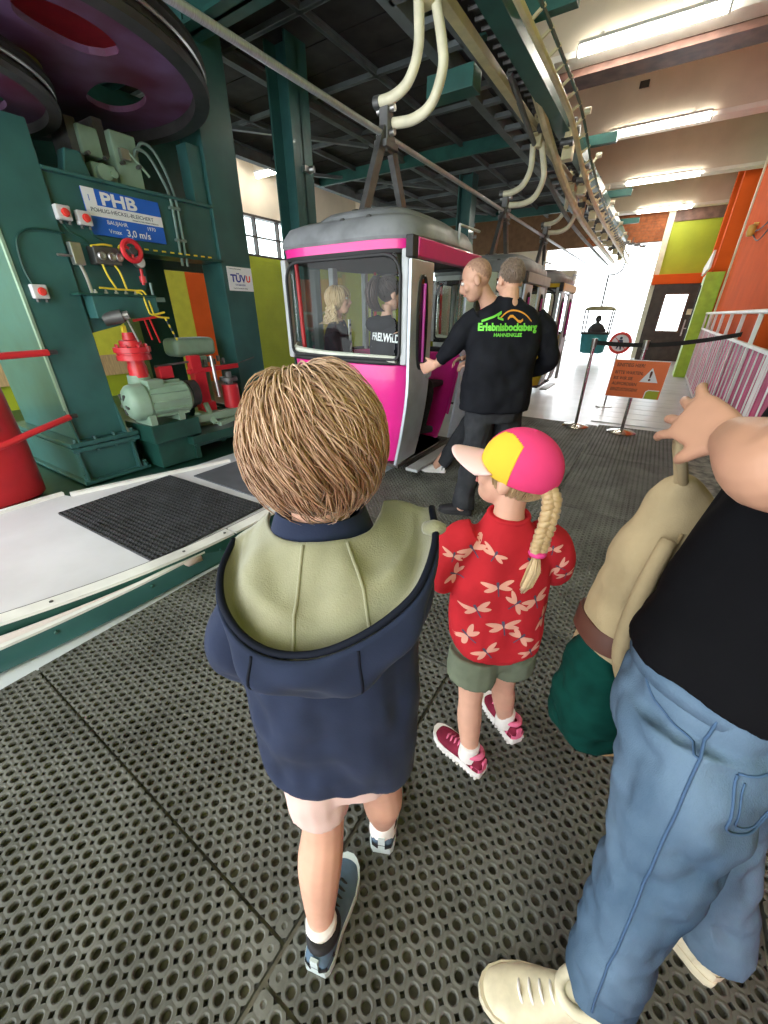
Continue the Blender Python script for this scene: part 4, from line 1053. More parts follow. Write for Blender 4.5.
def hand(mb, wrist, d, nrm, thumb, s=1., curl=.5, spread=.12):
    """palm with five bent fingers; d fingers' direction, nrm where the palm faces, thumb the thumb side"""
    d = Vector(d).normalized(); nrm = Vector(nrm); nrm = (nrm - d * nrm.dot(d)).normalized()
    b = d.cross(nrm); b = b if b.dot(Vector(thumb)) > 0 else -b
    w = Vector(wrist)
    rings = []
    for t, hw, th in ((-.02, .026, .019), (.0, .027, .018), (.03, .036, .017), (.065, .041, .015), (.09, .041, .012), (.098, .036, .008)):
        rings.append(mb.ring(w + d * t * s, b, nrm, hw * s, th * s, 14, 2.6))
    mb.loft(rings)
    for i, (off, L_) in enumerate(((.031, .072), (.0105, .082), (-.0105, .076), (-.030, .060))):
        p = w + d * .085 * s + b * off * s
        dirv = (d + b * off * spread * 30).normalized()
        pts = [(*p, .0098 * s)]
        a = 0.
        for j, f in enumerate((.42, .32, .26)):
            a += curl * (.75 if j == 0 else 1.0)
            v = dirv * cos(a) + nrm * sin(a)
            p = p + v * L_ * f * s
            pts.append((*p, (.0092, .0082, .0068)[j] * s))
        mb.stube(pts, 8, 3); mb.ell(tuple(p), .0066 * s, 8, 6)
    p = w + d * .025 * s + b * .030 * s
    pts = [(*(w + d * .012 * s + b * .018 * s), .015 * s), (*p, .0135 * s)]
    for j, f in enumerate((.034, .028)):
        v = (d * .75 + b * (.75 - j * .3) + nrm * (.25 + .4 * j)).normalized(); p = p + v * f * s
        pts.append((*p, (.0112, .009)[j] * s))
    mb.stube(pts, 8, 3); mb.ell(tuple(p), .0088 * s, 8, 6)

def locks(P, name, m, fn, count, seed, base=None, tone=None, width=.006, sides=4, parent=None):
    """tapered strands; fn(rng) -> list of points (picture frame), tone value"""
    rng = random.Random(seed); mb = MB(); tones = []
    if base:
        base(mb); tones += [base.tone if hasattr(base, 'tone') else .25] * len(mb.v)
    for _ in range(count):
        r = fn(rng)
        if not r: continue
        pts, tn, wd = r
        n0 = len(mb.v); m_ = len(pts)
        rad = [wd * (.55 + .45 * min(1, 4 * i / m_)) * (1 - .88 * (i / (m_ - 1)) ** 2) for i in range(m_)]
        mb.tube(pts, rad, sides)
        k = len(mb.v) - n0
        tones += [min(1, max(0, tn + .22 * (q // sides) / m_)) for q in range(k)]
    P.fix(mb); me = mb.mesh(name)
    at = me.attributes.new('tone', 'FLOAT', 'POINT'); at.data.foreach_set('value', tones)
    return put(name, me, m, parent or P.root)

def scalp(M, crown, length, lift, lift_end, rad=(.076, .096, .092), c=(0, -.012, .022), region=None, swirl=.5, grav=.25, seg=6, wd=.006, tone=None, jitter=.25, clump=.0, seedv=0.):
    """strand generator: from a scalp point, combed away from the crown"""
    C0 = Vector(c); cr_ = Vector(crown).normalized()
    def fn(rng):
        while True:
            v = Vector((rng.gauss(0, 1), rng.gauss(0, 1), rng.gauss(0, 1))).normalized()
            if region is None or region(v): break
        ax = cr_.cross(v)
        if ax.length < .02: ax = Vector((rng.gauss(0, 1), rng.gauss(0, 1), 0))
        ax.normalize()
        tang = ax.cross(v).normalized()
        nv = noise.noise_vector(v * 1.7 + Vector((seedv, 0, 0))) * clump
        tang = (tang + nv + ax * swirl * (1 if v.z > .1 else .25) + Vector((rng.gauss(0, jitter), rng.gauss(0, jitter), rng.gauss(0, jitter)))).normalized()
        Ln = length * rng.uniform(.65, 1.2); lf = rng.uniform(.5, 1.3)
        p = v.copy(); pts = []
        for i in range(seg + 1):
            t = i / seg
            r_ = 1 + (lift * math.sin(pi * min(1, t * .8)) + lift_end * t * t) * lf / .085
            q = C0 + Vector((p.x * rad[0], p.y * rad[1], p.z * rad[2])) * r_
            pts.append((M @ q)[:])
            tang = (tang + Vector((0, 0, -grav * .35))).normalized()
            tang = (tang - p * tang.dot(p)).normalized()
            p = (p + tang * Ln / seg / .09).normalized()
        tn = (tone(v) if tone else .5) + rng.gauss(0, .13) + .22 * noise.noise(v * 7)
        return pts, tn, wd * rng.uniform(.7, 1.3) * M.to_scale().x
    return fn

def bvh_of(o): me = o.data; return BVHTree.FromPolygons([v.co[:] for v in me.vertices], [p.vertices[:] for p in me.polygons])
def drape(P, name, mb_or_me, m, target, d, off=.0022, parent=None):
    """lay a flat motif onto a garment's surface (points in picture frame)"""
    bv = bvh_of(target); d = Vector(d).normalized()
    if isinstance(mb_or_me, MB): me = P.fix(mb_or_me).mesh(name)
    else:
        me = mb_or_me
        for v in me.vertices: v.co -= P.b
    miss = []
    for v in me.vertices:
        h, n_, _, _ = bv.ray_cast(v.co - d * .5, d)
        if h is not None and n_.dot(d) < -.15: v.co = h - d * off
        else: miss.append(v.index)
    if miss:
        bm = bmesh.new(); bm.from_mesh(me); bm.verts.ensure_lookup_table()
        bmesh.ops.delete(bm, geom=[bm.verts[i] for i in miss], context='VERTS'); bm.to_mesh(me); bm.free()
    return link(name, me, m, parent or target)

def text_mesh(s, size, M, bold=0., sx=1., shear=0.):
    cu = bpy.data.curves.new('t', 'FONT'); cu.body = s; cu.size = size; cu.align_x = 'CENTER'; cu.offset = bold; cu.resolution_u = 3; cu.shear = shear
    o = bpy.data.objects.new('t', cu); C.objects.link(o)
    dg = bpy.context.evaluated_depsgraph_get(); dg.update()
    me = bpy.data.meshes.new_from_object(o.evaluated_get(dg)); bpy.data.objects.remove(o)
    bm = bmesh.new(); bm.from_mesh(me); bmesh.ops.triangulate(bm, faces=bm.faces)
    bmesh.ops.subdivide_edges(bm, edges=[e for e in bm.edges if e.calc_length() > size * .3], cuts=1); bm.to_mesh(me); bm.free()
    me.transform(M @ Matrix.Diagonal((sx, 1, 1, 1))); me.materials.clear()
    return me

def shoe(P, heel, toe, w=.04, hgt=.075, upper='shoe_blue', sole='sole_pale', accent='shoe_black', lace='shoe_black', z0=0., tread=False, tab=None, collar=True):
    h, t = Vector((*heel, 0)), Vector((*toe, 0)); d = (t - h); Ln = d.length; d.normalize(); x = Vector((d.y, -d.x, 0))
    def at(s, a, z): return (h + d * Ln * s + x * a + Vector((0, 0, z0 + z)))[:]
    prof = [(0, .55, .80), (.04, .74, .92), (.12, .84, 1.0), (.25, .82, 1.02), (.38, .84, .92), (.52, .96, .78), (.66, 1.04, .64), (.8, .98, .54), (.91, .78, .47), (.97, .5, .40), (1, .22, .33)]
    so = MB(); rings = []
    for s_, a, _ in prof:
        a = a * w * 1.06
        lift = .010 * max(0, (s_ - .75) / .25) ** 2
        rings.append([at(s_, -a, lift), at(s_, a, lift), at(s_, a * 1.03, .016 + lift), at(s_, a, .030 + lift), at(s_, -a, .030 + lift), at(s_, -a * 1.03, .016 + lift)])
    so.loft(rings)
    up_ = MB(); rings = []
    for s_, a, zt in prof:
        r_ = []
        for q in range(16):
            an = pi * q / 15
            ca = cos(an); sa = sin(an)
            r_.append(at(min(1, max(.012, s_)), math.copysign(abs(ca) ** .75, ca) * a * w, .022 + sa ** .8 * (zt * hgt - .022)))
        rings.append(r_)
    up_.loft(rings)
    o = P.part('shoe', up_, upper, smooth=60)
    P.part('sole', so, sole, parent=o, smooth=35)
    if collar:
        ring_ = [at(.25 + .17 * cos(2 * pi * i / 24), .72 * w * sin(2 * pi * i / 24), hgt * .98 + .012 * cos(2 * pi * i / 24) * -1) for i in range(24)]
        P.part('collar', MB().tube(ring_, .010 * w / .04, 8, closed=True), accent, parent=o, smooth=180)
    if tab:
        P.part('heel_tab', MB().add([at(-.012, -.010, .03), at(-.012, .010, .03), at(.0, .010, hgt * 1.0), at(.0, -.010, hgt), at(.03, -.010, .03), at(.03, .010, .03), at(.03, .010, hgt), at(.03, -.010, hgt)],
               [(0, 1, 2, 3), (7, 6, 5, 4), (0, 3, 7, 4), (1, 5, 6, 2), (3, 2, 6, 7), (0, 4, 5, 1)]), tab, parent=o)
    P.part('heel_patch', MB().loft([[at(s_, a * w * 1.02 * sg, .03), at(s_, a * w * 1.04 * sg, .032), at(s_, a * w * 1.0 * sg, hgt * .62), at(s_, a * w * .95 * sg, hgt * .60)] for sg, s_, a in ((-1, .16, .84), (-1, .02, .66), (-1, -.008, .3), (1, -.008, .3), (1, .02, .66), (1, .16, .84))]), accent, parent=o, smooth=40)
    for k in range(4):
        s_ = .47 + k * .075
        P.part('lace', MB().tube([at(s_, -.45 * w, hgt * (.80 - .07 * k) * .93), at(s_ + .02, 0, hgt * (.83 - .07 * k) * 1.0 + .004), at(s_, .45 * w, hgt * (.80 - .07 * k) * .93)], .0035, 6), lace, parent=o, smooth=180)
    if tread:
        for k in range(14):
            for sg in (-1, 1):
                s_ = .05 + k * .067
                a = next(p[1] for p in prof if p[0] >= s_) * w * 1.07
                P.part('tread_lug', MB().ell(at(s_, a * sg, .006), .006, 6, 4), sole, parent=o, smooth=180)
    return o

# ---------------------------------------------------------------- the boy
B_ = Person('boy in navy hooded jacket with sage lining, seen from behind', -.09, .47)
hM = headM((-.103, .552, 1.265), .212, R(8), R(4))
mb = MB(); head(mb, hM)
mb.stube([(-.10, .54, 1.20, .046), (-.10, .535, 1.14, .047), (-.10, .53, 1.08, .06)], 14)
torso(mb, [(.56, -.095, .52, .11, .08), (.75, -.095, .52, .115, .08), (1.0, -.098, .535, .12, .065), (1.09, -.098, .535, .085, .05)], 20)
LA = [(-.225, .53, 1.05), (-.272, .52, .90), (-.250, .62, .77)]
RA = [(.02, .54, 1.08), (.030, .60, .92), (.0, .70, .85)]
for a, b, c in (LA, RA): mb.stube([(*a, .040), (*b, .034), (*c, .026)], 12)
hand(mb, (-.248, .635, .76), (.1, .6, -.5), (.8, .2, .3), (0, 1, .4), .72, .5)
hand(mb, (-.005, .715, .84), (-.3, .7, -.1), (-.5, 0, -.8), (-.5, .5, .5), .72, .5)
for (hp, kn, ca, an) in (((-.150, .50, .60), (-.146, .480, .375), (-.156, .440, .26), (-.160, .392, .085)), ((-.040, .53, .60), (-.006, .570, .36), (-.004, .577, .26), (-.004, .610, .085))):
    mb.stube([(*hp, .068), (*kn, .051), (*ca, .054), (*an, .032), (an[0], an[1] + .01, .055, .033)], 14)
B_.fused('body', mb, 'skin_child', .0055)
eyes(B_, hM)
mb = MB(); torso(mb, [(.53, -.095, .52, .125, .088), (.66, -.095, .52, .125, .09)], 20)
mb.stube([(-.150, .50, .62, .080), (-.146, .485, .455, .073)], 16)
mb.stube([(-.040, .53, .62, .080), (-.010, .562, .455, .069)], 16)
B_.fused('shorts', mb, 'shorts_pink', .006, fold=.004, fscale=14)
mb = MB()
torso(mb, [(.60, -.098, .52, .156, .104), (.612, -.098, .52, .161, .109), (.75, -.098, .52, .166, .112), (.90, -.098, .525, .164, .104), (1.0, -.098, .54, .158, .084), (1.06, -.10, .545, .145, .070), (1.10, -.10, .545, .115, .060), (1.13, -.10, .545, .075, .052)], 36, 2.6)
mb.stube([(-.17, .535, 1.045, .048), (-.215, .535, 1.020, .052), (-.250, .527, .96, .055), (-.270, .523, .90, .054), (-.265, .565, .83, .050), (-.252, .612, .780, .046)], 16)
mb.stube([(-.02, .54, 1.085, .056), (.025, .54, 1.065, .058), (.030, .56, .98, .055), (.030, .60, .92, .053), (.015, .65, .88, .048), (.0, .695, .852, .044)], 16)
jk = B_.fused('jacket', mb, 'navy', .006, 3, fold=.015, fscale=11, fdir=(1, 1, .6))
rim = [(-.262, .575, 1.098), (-.258, .50, 1.086), (-.236, .440, 1.070), (-.200, .403, 1.047), (-.155, .387, 1.030), (-.10, .381, 1.033), (-.048, .386, 1.050), (.008, .402, 1.080), (.050, .430, 1.112), (.076, .49, 1.150), (.078, .565, 1.166)]
collar = [(-.200, .600, 1.140), (-.190, .555, 1.146), (-.172, .515, 1.150), (-.150, .488, 1.154), (-.124, .476, 1.156), (-.098, .472, 1.158), (-.072, .474, 1.160), (-.046, .482, 1.160), (-.022, .500, 1.162), (-.008, .54, 1.164), (.0, .590, 1.166)]
rimS, colS = spline(rim, 6), spline(collar, 6)
nn = len(rimS)
rows_ = []
for k in range(25):
    t = k / 24
    row = []
    for i, (a, b) in enumerate(zip(colS, rimS)):
        u = i / (nn - 1)
        mid = math.sin(pi * u) ** .8
        p = Vector(a).lerp(Vector(b), t)
        p.z -= math.sin(pi * t) * .012 * mid + (.045 * mid * math.sin(pi * (t - .6) / .4) if t > .6 else 0)
        p.z += (.012 * math.sin(u * 15 - 5.0 * t + .4) + .006 * math.sin(u * 31 + 3 * t)) * math.sin(pi * t) ** .7 * (.35 + mid * .65)
        row.append(p[:])
    rows_.append(row)
ln_ = B_.part('hood_lining', MB().grid(rows_), 'fleece', smooth=180, solid=.006)
for u0 in (.44, .66):
    i0 = int(u0 * nn)
    B_.part('lining_seam', MB().tube([(r[i0][0], r[i0][1] - .002, r[i0][2] + .004) for r in rows_[1:-4]], .0028, 6), 'fleece', parent=ln_, smooth=180)
bot = [(-.238, .58, 1.04), (-.240, .50, .995), (-.222, .445, .962), (-.188, .408, .930), (-.142, .392, .905), (-.095, .388, .898), (-.045, .393, .910), (.000, .408, .945), (.038, .440, .990), (.058, .50, 1.04), (.062, .58, 1.09)]
botS = spline(bot, 6); rows_ = []
for k in range(17):
    t = k / 16
    row = []
    for i, (a, b) in enumerate(zip(rimS, botS)):
        u = i / (nn - 1); mid = math.sin(pi * u)
        p = Vector(a).lerp(Vector(b), t)
        out = Vector((p.x + .095, p.y - .54, 0)).normalized()
        p += out * (.026 * math.sin(pi * min(1, t * .95 + .12)) * mid - .030 * t * t) + out * (.009 * math.sin(u * 17 + t * 5) + .005 * math.sin(u * 31 - t * 7)) * math.sin(pi * t)
        row.append(p[:])
    rows_.append(row)
hd = B_.part('hood_outer', MB().grid(rows_), 'navy', smooth=180, solid=.006)
B_.part('hood_binding', MB().tube([(p[0], p[1] - .002, p[2] + .003) for p in rimS], .0055, 8), 'navy_dark', smooth=180)
for u0 in (.36, .62):
    i0 = int(u0 * nn)
    B_.part('hood_seam', MB().tube([(r[i0][0], r[i0][1] - .002, r[i0][2] + .001) for r in rows_[1:]], .0028, 6), 'navy_dark', smooth=180)
B_.part('hood_corner', MB().stube([(.064, .52, 1.155, .010), (.078, .51, 1.160, .013), (.092, .515, 1.158, .007)], 10), 'fleece', smooth=180)
B_.part('shirt_collar', MB().loft([MB().ring((-.099, .538, z), (1, 0, 0), (0, 1, 0), rx, ry, 28) for z, rx, ry in ((1.125, .090, .068), (1.165, .076, .060), (1.182, .069, .055), (1.180, .063, .049), (1.13, .058, .044))], False), 'navy', smooth=60)
shoe(B_, (-.168, .322), (-.098, .548), .043, .082, tab='sole_pale')
shoe(B_, (-.008, .562), (.024, .785), .043, .082, tab='sole_pale')
for x, y in ((-.158, .388), (-.004, .606)):
    B_.part('sock', MB().loft([MB().ring((x, y, z), (1, 0, 0), (0, 1, 0), r, r * 1.05, 18) for z, r in ((.05, .041), (.090, .039), (.108, .0375), (.110, .035))]), 'sock_white', smooth=60)
cr = (-.25, .35, .90)
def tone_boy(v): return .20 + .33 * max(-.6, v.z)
def reg_boy(v):
    if v.y > .25: return v.z > .42
    return v.z > -.58
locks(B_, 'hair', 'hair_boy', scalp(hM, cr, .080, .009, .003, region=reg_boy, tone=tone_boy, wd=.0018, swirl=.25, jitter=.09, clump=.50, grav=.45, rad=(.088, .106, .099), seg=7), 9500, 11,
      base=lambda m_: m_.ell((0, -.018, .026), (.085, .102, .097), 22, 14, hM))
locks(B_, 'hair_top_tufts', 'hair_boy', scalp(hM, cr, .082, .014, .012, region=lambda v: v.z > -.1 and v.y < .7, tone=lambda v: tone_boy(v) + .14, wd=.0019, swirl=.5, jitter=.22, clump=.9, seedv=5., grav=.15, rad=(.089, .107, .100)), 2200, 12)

# ---------------------------------------------------------------- the girl
G_ = Person('little girl in red dragonfly sweatshirt and pink and yellow cap', .35, .93)
gM = headM((.350, .968, 1.073), .212, R(52), R(-12))
mb = MB(); head(mb, gM)
mb.stube([(.352, .955, 1.03, .042), (.348, .95, .97, .041), (.348, .95, .92, .055)], 14)
torso(mb, [(.42, .36, .95, .10, .075), (.6, .355, .95, .105, .075), (.85, .35, .95, .11, .065), (.91, .348, .95, .075, .05)], 20)
mb.stube([(.225, .95, .865, .036), (.185, .955, .76, .031), (.225, 1.06, .69, .024)], 12)
mb.stube([(.470, .95, .865, .036), (.525, .965, .76, .031), (.50, 1.07, .69, .024)], 12)
hand(mb, (.23, 1.075, .685), (.2, .8, -.2), (.6, 0, -.5), (0, .4, .9), .62, .5)
hand(mb, (.497, 1.085, .685), (-.2, .8, -.2), (-.6, 0, -.5), (0, .4, .9), .62, .5)
for hp, kn, ca, an in (((.305, .93, .42), (.298, .885, .275), (.297, .860, .20), (.302, .822, .075)), ((.420, .95, .42), (.432, .955, .265), (.440, .950, .20), (.462, .950, .075))):
    mb.stube([(*hp, .058), (*kn, .041), (*ca, .042), (*an, .028), (an[0], an[1], .045, .03)], 14)
G_.fused('body', mb, 'skin_child', .0055)
eyes(G_, gM)
mb = MB(); torso(mb, [(.42, .362, .945, .120, .086), (.53, .36, .945, .120, .085)], 22)
mb.stube([(.302, .922, .46, .086), (.292, .900, .365, .082)], 16); mb.stube([(.425, .942, .46, .084), (.438, .947, .372, .080)], 16)
G_.fused('shorts', mb, 'olive_shorts', .0055, fold=.006, fscale=16)
mb = MB()
torso(mb, [(.478, .358, .940, .122, .096), (.492, .358, .940, .126, .100), (.515, .357, .940, .142, .116), (.60, .355, .942, .146, .116), (.72, .353, .945, .142, .106), (.82, .352, .95, .134, .094), (.88, .350, .95, .112, .078), (.930, .348, .95, .072, .058), (.957, .348, .95, .056, .049)], 32, 2.5)
mb.stube([(.27, .95, .885, .055), (.222, .952, .855, .060), (.192, .957, .79, .058), (.185, .965, .735, .054), (.195, .985, .705, .046)], 16)
mb.stube([(.43, .95, .885, .055), (.478, .952, .855, .060), (.512, .960, .80, .056), (.528, .972, .75, .050), (.530, .99, .725, .042)], 16)
sh_ = G_.fused('sweatshirt', mb, 'shirt_red', .0052, 3, fold=.008, fscale=13, fdir=(1, 1, .55))
G_.part('neckband', MB().tube([(.348 + .054 * cos(a * pi / 16), .95 + .048 * sin(a * pi / 16), .955 + .006 * sin(a * pi / 16)) for a in range(32)], .007, 8, closed=True), 'shirt_red', smooth=180)
def dragonfly(cx, cz, sz, rot):
    wings = MB(); body = MB()
    def pt(u, v): return (cx + (u * cos(rot) - v * sin(rot)) * sz, .5, cz + (u * sin(rot) + v * cos(rot)) * sz)
    for sg in (-1, 1):
        for an, ln in ((.30, 1.0), (-.28, .85)):
            rr = []
            for q in range(9):
                t = q / 8; hw = .16 * math.sin(pi * min(1, t * .9 + .06)) ** .7
                c0, s0 = cos(an), sin(an)
                rr.append([pt(sg * (t * ln * c0), t * ln * s0 + hw * k) for k in (-1, 0, 1)])
            wings.grid(rr)
    rr = [[pt(k * .05 * (1.6 if q < 3 else .8), .35 - q * .12) for k in (-1, 0, 1)] for q in range(9)]
    body.grid(rr)
    return wings, body
rng = random.Random(5)
spots = [(.245, .865, .034, .6), (.300, .862, .026, -.5), (.205, .775, .034, 1.2), (.315, .770, .036, .15), (.400, .845, .030, .9), (.265, .690, .036, .5), (.345, .640, .040, .2), (.250, .585, .036, 1.0),
         (.305, .545, .036, .7), (.400, .600, .036, -.7), (.430, .720, .034, .3), (.440, .540, .030, .4), (.500, .800, .028, 1.1), (.530, .765, .026, .2), (.195, .840, .026, -.2), (.465, .650, .030, 1.3), (.465, .865, .024, 0), (.37, .72, .034, -.9)]
for (x, z, sz, ro) in spots:
    w_, b_ = dragonfly(x, z + .01, sz * 1.3, ro)
    wo = drape(G_, 'dragonfly_print', w_, 'dragonfly', sh_, (0, 1, 0), .0016)
    drape(G_, 'dragonfly_body_print', b_, 'dragonfly_dark', sh_, (0, 1, 0), .0022)
# cap
def dome(sel, off=0.):
    mb = MB(); na, ne = 180, 60
    rows = []
    for j in range(ne + 1):
        el = R(-22) + (R(90) - R(-22)) * j / ne
        rows.append([(gM @ Vector(((.0905 + off) * cos(el) * -sin(2 * pi * i / na), -.012 + (.111 + off) * cos(el) * cos(2 * pi * i / na), .026 + (.104 + off) * math.sin(el) * (1 if el > 0 else .8))))[:] for i in range(na)])
    for j in range(ne):
        for i in range(na):
            az = (i + .5) / na * 360; el = -22 + 112 * (j + .5) / ne
            if sel(min(az, 360 - az), el):
                k = (i + 1) % na
                o = len(mb.v); mb.v += [rows[j][i], rows[j][k], rows[j + 1][k], rows[j + 1][i]]; mb.f.append((o, o + 1, o + 2, o + 3))
    return mb
def yel(a, e): return 18 < a < 92 and e < 56 - .006 * (a - 52) ** 2
def merge(o):
    bm = bmesh.new(); bm.from_mesh(o.data); bmesh.ops.remove_doubles(bm, verts=bm.verts, dist=1e-5); bmesh.ops.recalc_face_normals(bm, faces=bm.faces); bm.to_mesh(o.data); bm.free()
    o.data.polygons.foreach_set('use_smooth', [True] * len(o.data.polygons)); return o
cp_ = merge(G_.part('cap_crown', dome(lambda a, e: not yel(a, e)), 'cap_pink', smooth=180, solid=.004))
merge(G_.part('cap_side_panel', dome(yel, .0006), 'cap_yellow', parent=cp_, smooth=180, solid=.004))
rows = []
for j in range(9):
    t = j / 8
    rows.append([(gM @ Vector((sin(R(a)) * (.092 + .012 * t) * (1 - .10 * t * t), -.012 + .108 * cos(R(a)) + .105 * t * max(0, cos(R(a) * 1.15)) ** .6, .020 - .022 * t - .020 * abs(sin(R(a))) ** 2)))[:] for a in range(-66, 67, 6)])
G_.part('cap_brim', MB().grid(rows), 'cap_brim', parent=cp_, smooth=180, solid=.004)
G_.part('cap_button', MB().ell((0, -.012, .131), (.008, .008, .004), 10, 6, gM), 'cap_pink', parent=cp_, smooth=180)
# hair below the cap and the braid
locks(G_, 'hair', 'hair_blonde', scalp(gM, (0, 0, 1), .05, .004, .003, region=lambda v: -.50 < v.z < .1 and v.y < .45, tone=lambda v: .30, wd=.0034, swirl=.0, jitter=.2, grav=.6), 420, 21,
      base=lambda m_: m_.ell((0, -.016, .015), (.0755, .092, .078), 20, 12, gM))
br = spline([(.408, .900, 1.068, 0), (.425, .880, 1.035, 0), (.422, .868, .985, 0), (.412, .858, .930, 0), (.405, .852, .893, 0)], 12)
mb = MB(); tones = []
for s in range(3):
    ph = 2 * pi * s / 3; pts = []
    for i, q in enumerate(br):
        a = i * .62 + ph
        pts.append((q[0] + .014 * math.sin(a), q[1] - .009 * math.sin(2 * a), q[2]))
    n0 = len(mb.v); mb.tube(pts, [.0125 * (1 - .25 * i / len(pts)) for i in range(len(pts))], 8)
    tones += [.45 + .25 * random.random() for _ in range(len(mb.v) - n0)]
rngb = random.Random(3)
for k in range(70):
    a = rngb.uniform(0, 2 * pi); r0 = rngb.uniform(.0, .010)
    n0 = len(mb.v)
    dx, dy = cos(a), sin(a)
    mb.tube([(.405 + dx * r0 * .6, .852 + dy * r0 * .6, .885), (.402 + dx * r0 * 1.7, .846 + dy * r0 * 1.6, .84), (.398 + dx * r0 * 1.6 - .006, .846 + dy * r0 * 1.2, .79), (.392 + dx * r0 * .6 - .012, .852, .745 + rngb.uniform(0, .03))], [.003, .0034, .003, .0006], 4)
    t0_ = rngb.uniform(.5, 1); tones += [t0_] * (len(mb.v) - n0)
G_.fix(mb); me = mb.mesh('braid'); at = me.attributes.new('tone', 'FLOAT', 'POINT'); at.data.foreach_set('value', tones)
bd = put('braid', me, 'hair_blonde', G_.root)
G_.part('hair_tie', MB().tube([(.405 + .016 * cos(a * pi / 10), .852 + .014 * sin(a * pi / 10), .890) for a in range(20)], .008, 8, closed=True), 'hair_tie', parent=bd, smooth=180)
shoe(G_, (.350, .785), (.200, .945), .038, .078, 'shoe_plum', 'sole_white', 'shoe_pink', 'shoe_pink', tread=True, tab='shoe_pink')
shoe(G_, (.505, .898), (.432, 1.095), .038, .078, 'shoe_plum', 'sole_white', 'shoe_pink', 'shoe_pink', tread=True, tab='shoe_pink')
for x, y in ((.302, .826), (.464, .950)):
    G_.part('sock', MB().loft([MB().ring((x, y, z), (1, 0, 0), (0, 1, 0), r, r, 18) for z, r in ((.05, .037), (.09, .034), (.115, .0335), (.117, .031))]), 'sock_white', smooth=60)

# ---------------------------------------------------------------- adult in jeans at the right edge, facing the picture's left
M_ = Person('adult in faded blue jeans and black T-shirt at the right edge', .58, .45)
M_.root.location = (*to_bld(.602, .45), 0)
mM = headM((.64, .50, 1.72), .235, R(35), R(8))
mb = MB(); head(mb, mM)
mb.stube([(.645, .49, 1.65, .055), (.645, .485, 1.57, .056), (.645, .48, 1.50, .08)], 14)
YW = R(32)
torso(mb, [(.84, .57, .47, .10, .075), (1.0, .58, .47, .11, .085), (1.25, .62, .475, .14, .10), (1.42, .64, .48, .15, .09), (1.50, .645, .48, .09, .06)], 22, yaw=YW)
mb.stube([(.52, .39, 1.46, .056), (.465, .375, 1.385, .052), (.425, .380, 1.325, .050), (.412, .395, 1.300, .050), (.418, .43, 1.303, .046), (.428, .468, 1.306, .035), (.432, .488, 1.307, .029)], 16)
mb.stube([(.76, .56, 1.45, .055), (.80, .62, 1.25, .048), (.745, .68, 1.05, .040), (.735, .69, 1.03, .03)], 14)
hand(mb, (.432, .490, 1.307), (-.05, .95, .12), (.9, .1, -.35), (0, 0, -1), .90, .30, .45)
hand(mb, (.732, .695, 1.02), (-.1, .3, -.8), (0, -.6, -.3), (-.8, 0, 0), .95, .8)
for pts in ([(.52, .43, .86, .066), (.497, .36, .53, .056), (.49, .335, .40, .058), (.468, .285, .10, .04)], [(.62, .51, .86, .066), (.70, .46, .50, .056), (.73, .43, .38, .058), (.785, .355, .10, .04)]):
    mb.stube(pts, 14)
M_.fused('body', mb, 'skin_arm', .0042, 2)
eyes(M_, mM)
locks(M_, 'hair', 'hair_short', scalp(mM, (0, -.3, .9), .03, .004, .003, region=lambda v: v.z > -.25 and v.y < .35 or v.z > .6, tone=lambda v: .3, wd=.004, jitter=.3), 500, 31, base=lambda m_: m_.ell((0, -.018, .026), (.0755, .093, .089), 18, 12, mM))
# jeans
mb = MB()
torso(mb, [(.76, .565, .465, .152, .122), (.84, .565, .465, .158, .130), (.92, .565, .467, .154, .126), (.955, .565, .468, .150, .122), (.968, .565, .468, .142, .114)], 36, 2.4, yaw=YW)
mb.stube([(.505, .42, .86, .108), (.505, .40, .76, .108), (.503, .375, .64, .098), (.497, .355, .53, .089), (.492, .345, .45, .084), (.485, .330, .32, .080), (.478, .305, .20, .076), (.474, .290, .12, .074), (.474, .288, .09, .072)], 20)
mb.stube([(.63, .52, .86, .108), (.65, .505, .72, .102), (.698, .462, .50, .092), (.728, .432, .36, .086), (.772, .378, .16, .080), (.784, .362, .10, .078)], 20)
je = M_.fused('jeans', mb, 'denim', .006, 3, fold=.016, fscale=9, fdir=(1.3, 1.3, 1.3))
bv = bvh_of(je)
def seam(pts, d, r, nm, m='denim_seam', off=.0016):
    out = []
    for p in spline(pts, 8):
        q = Vector(p) - M_.b; dv = Vector(d).normalized()
        h, n_, _, _ = bv.ray_cast(q - dv * .4, dv)
        if h is not None: out.append((h - dv * off)[:])
    if len(out) > 2: MB().tube(out, r, 6).build(nm, m, je, smooth=180, local=True)
SD = (.62, .78, 0)
seam([(.415, .30, .935), (.405, .29, .85), (.402, .275, .70), (.405, .262, .54), (.41, .255, .40), (.405, .235, .22), (.402, .215, .12)], SD, .0024, 'side_seam')
seam([(.38, .42, .93), (.39, .37, .89), (.405, .32, .875), (.41, .295, .872)], SD, .002, 'front_pocket_seam')
seam([(.475, .15, .865), (.478, .15, .775), (.51, .15, .755), (.548, .15, .775), (.555, .15, .875), (.475, .15, .868)], (.05, 1, 0), .002, 'back_pocket_seam')
seam([(.485, .15, .855), (.488, .15, .785), (.51, .15, .768), (.538, .15, .785), (.545, .15, .862)], (.05, 1, 0), .0014, 'pocket_stitch')
ring_ = [(Vector((.565, .468, 0)) + Vector((cos(YW), sin(YW), 0)) * .154 * math.copysign(abs(cos(a)) ** .83, cos(a)) + Vector((-sin(YW), cos(YW), 0)) * .126 * math.copysign(abs(sin(a)) ** .83, sin(a)))[:2] for a in [2 * pi * i / 48 for i in range(48)]]
M_.part('waistband', MB().loft([[(p[0], p[1], .915) for p in ring_], [(p[0], p[1], .955) for p in ring_]], False), 'denim', smooth=60, solid=.006)
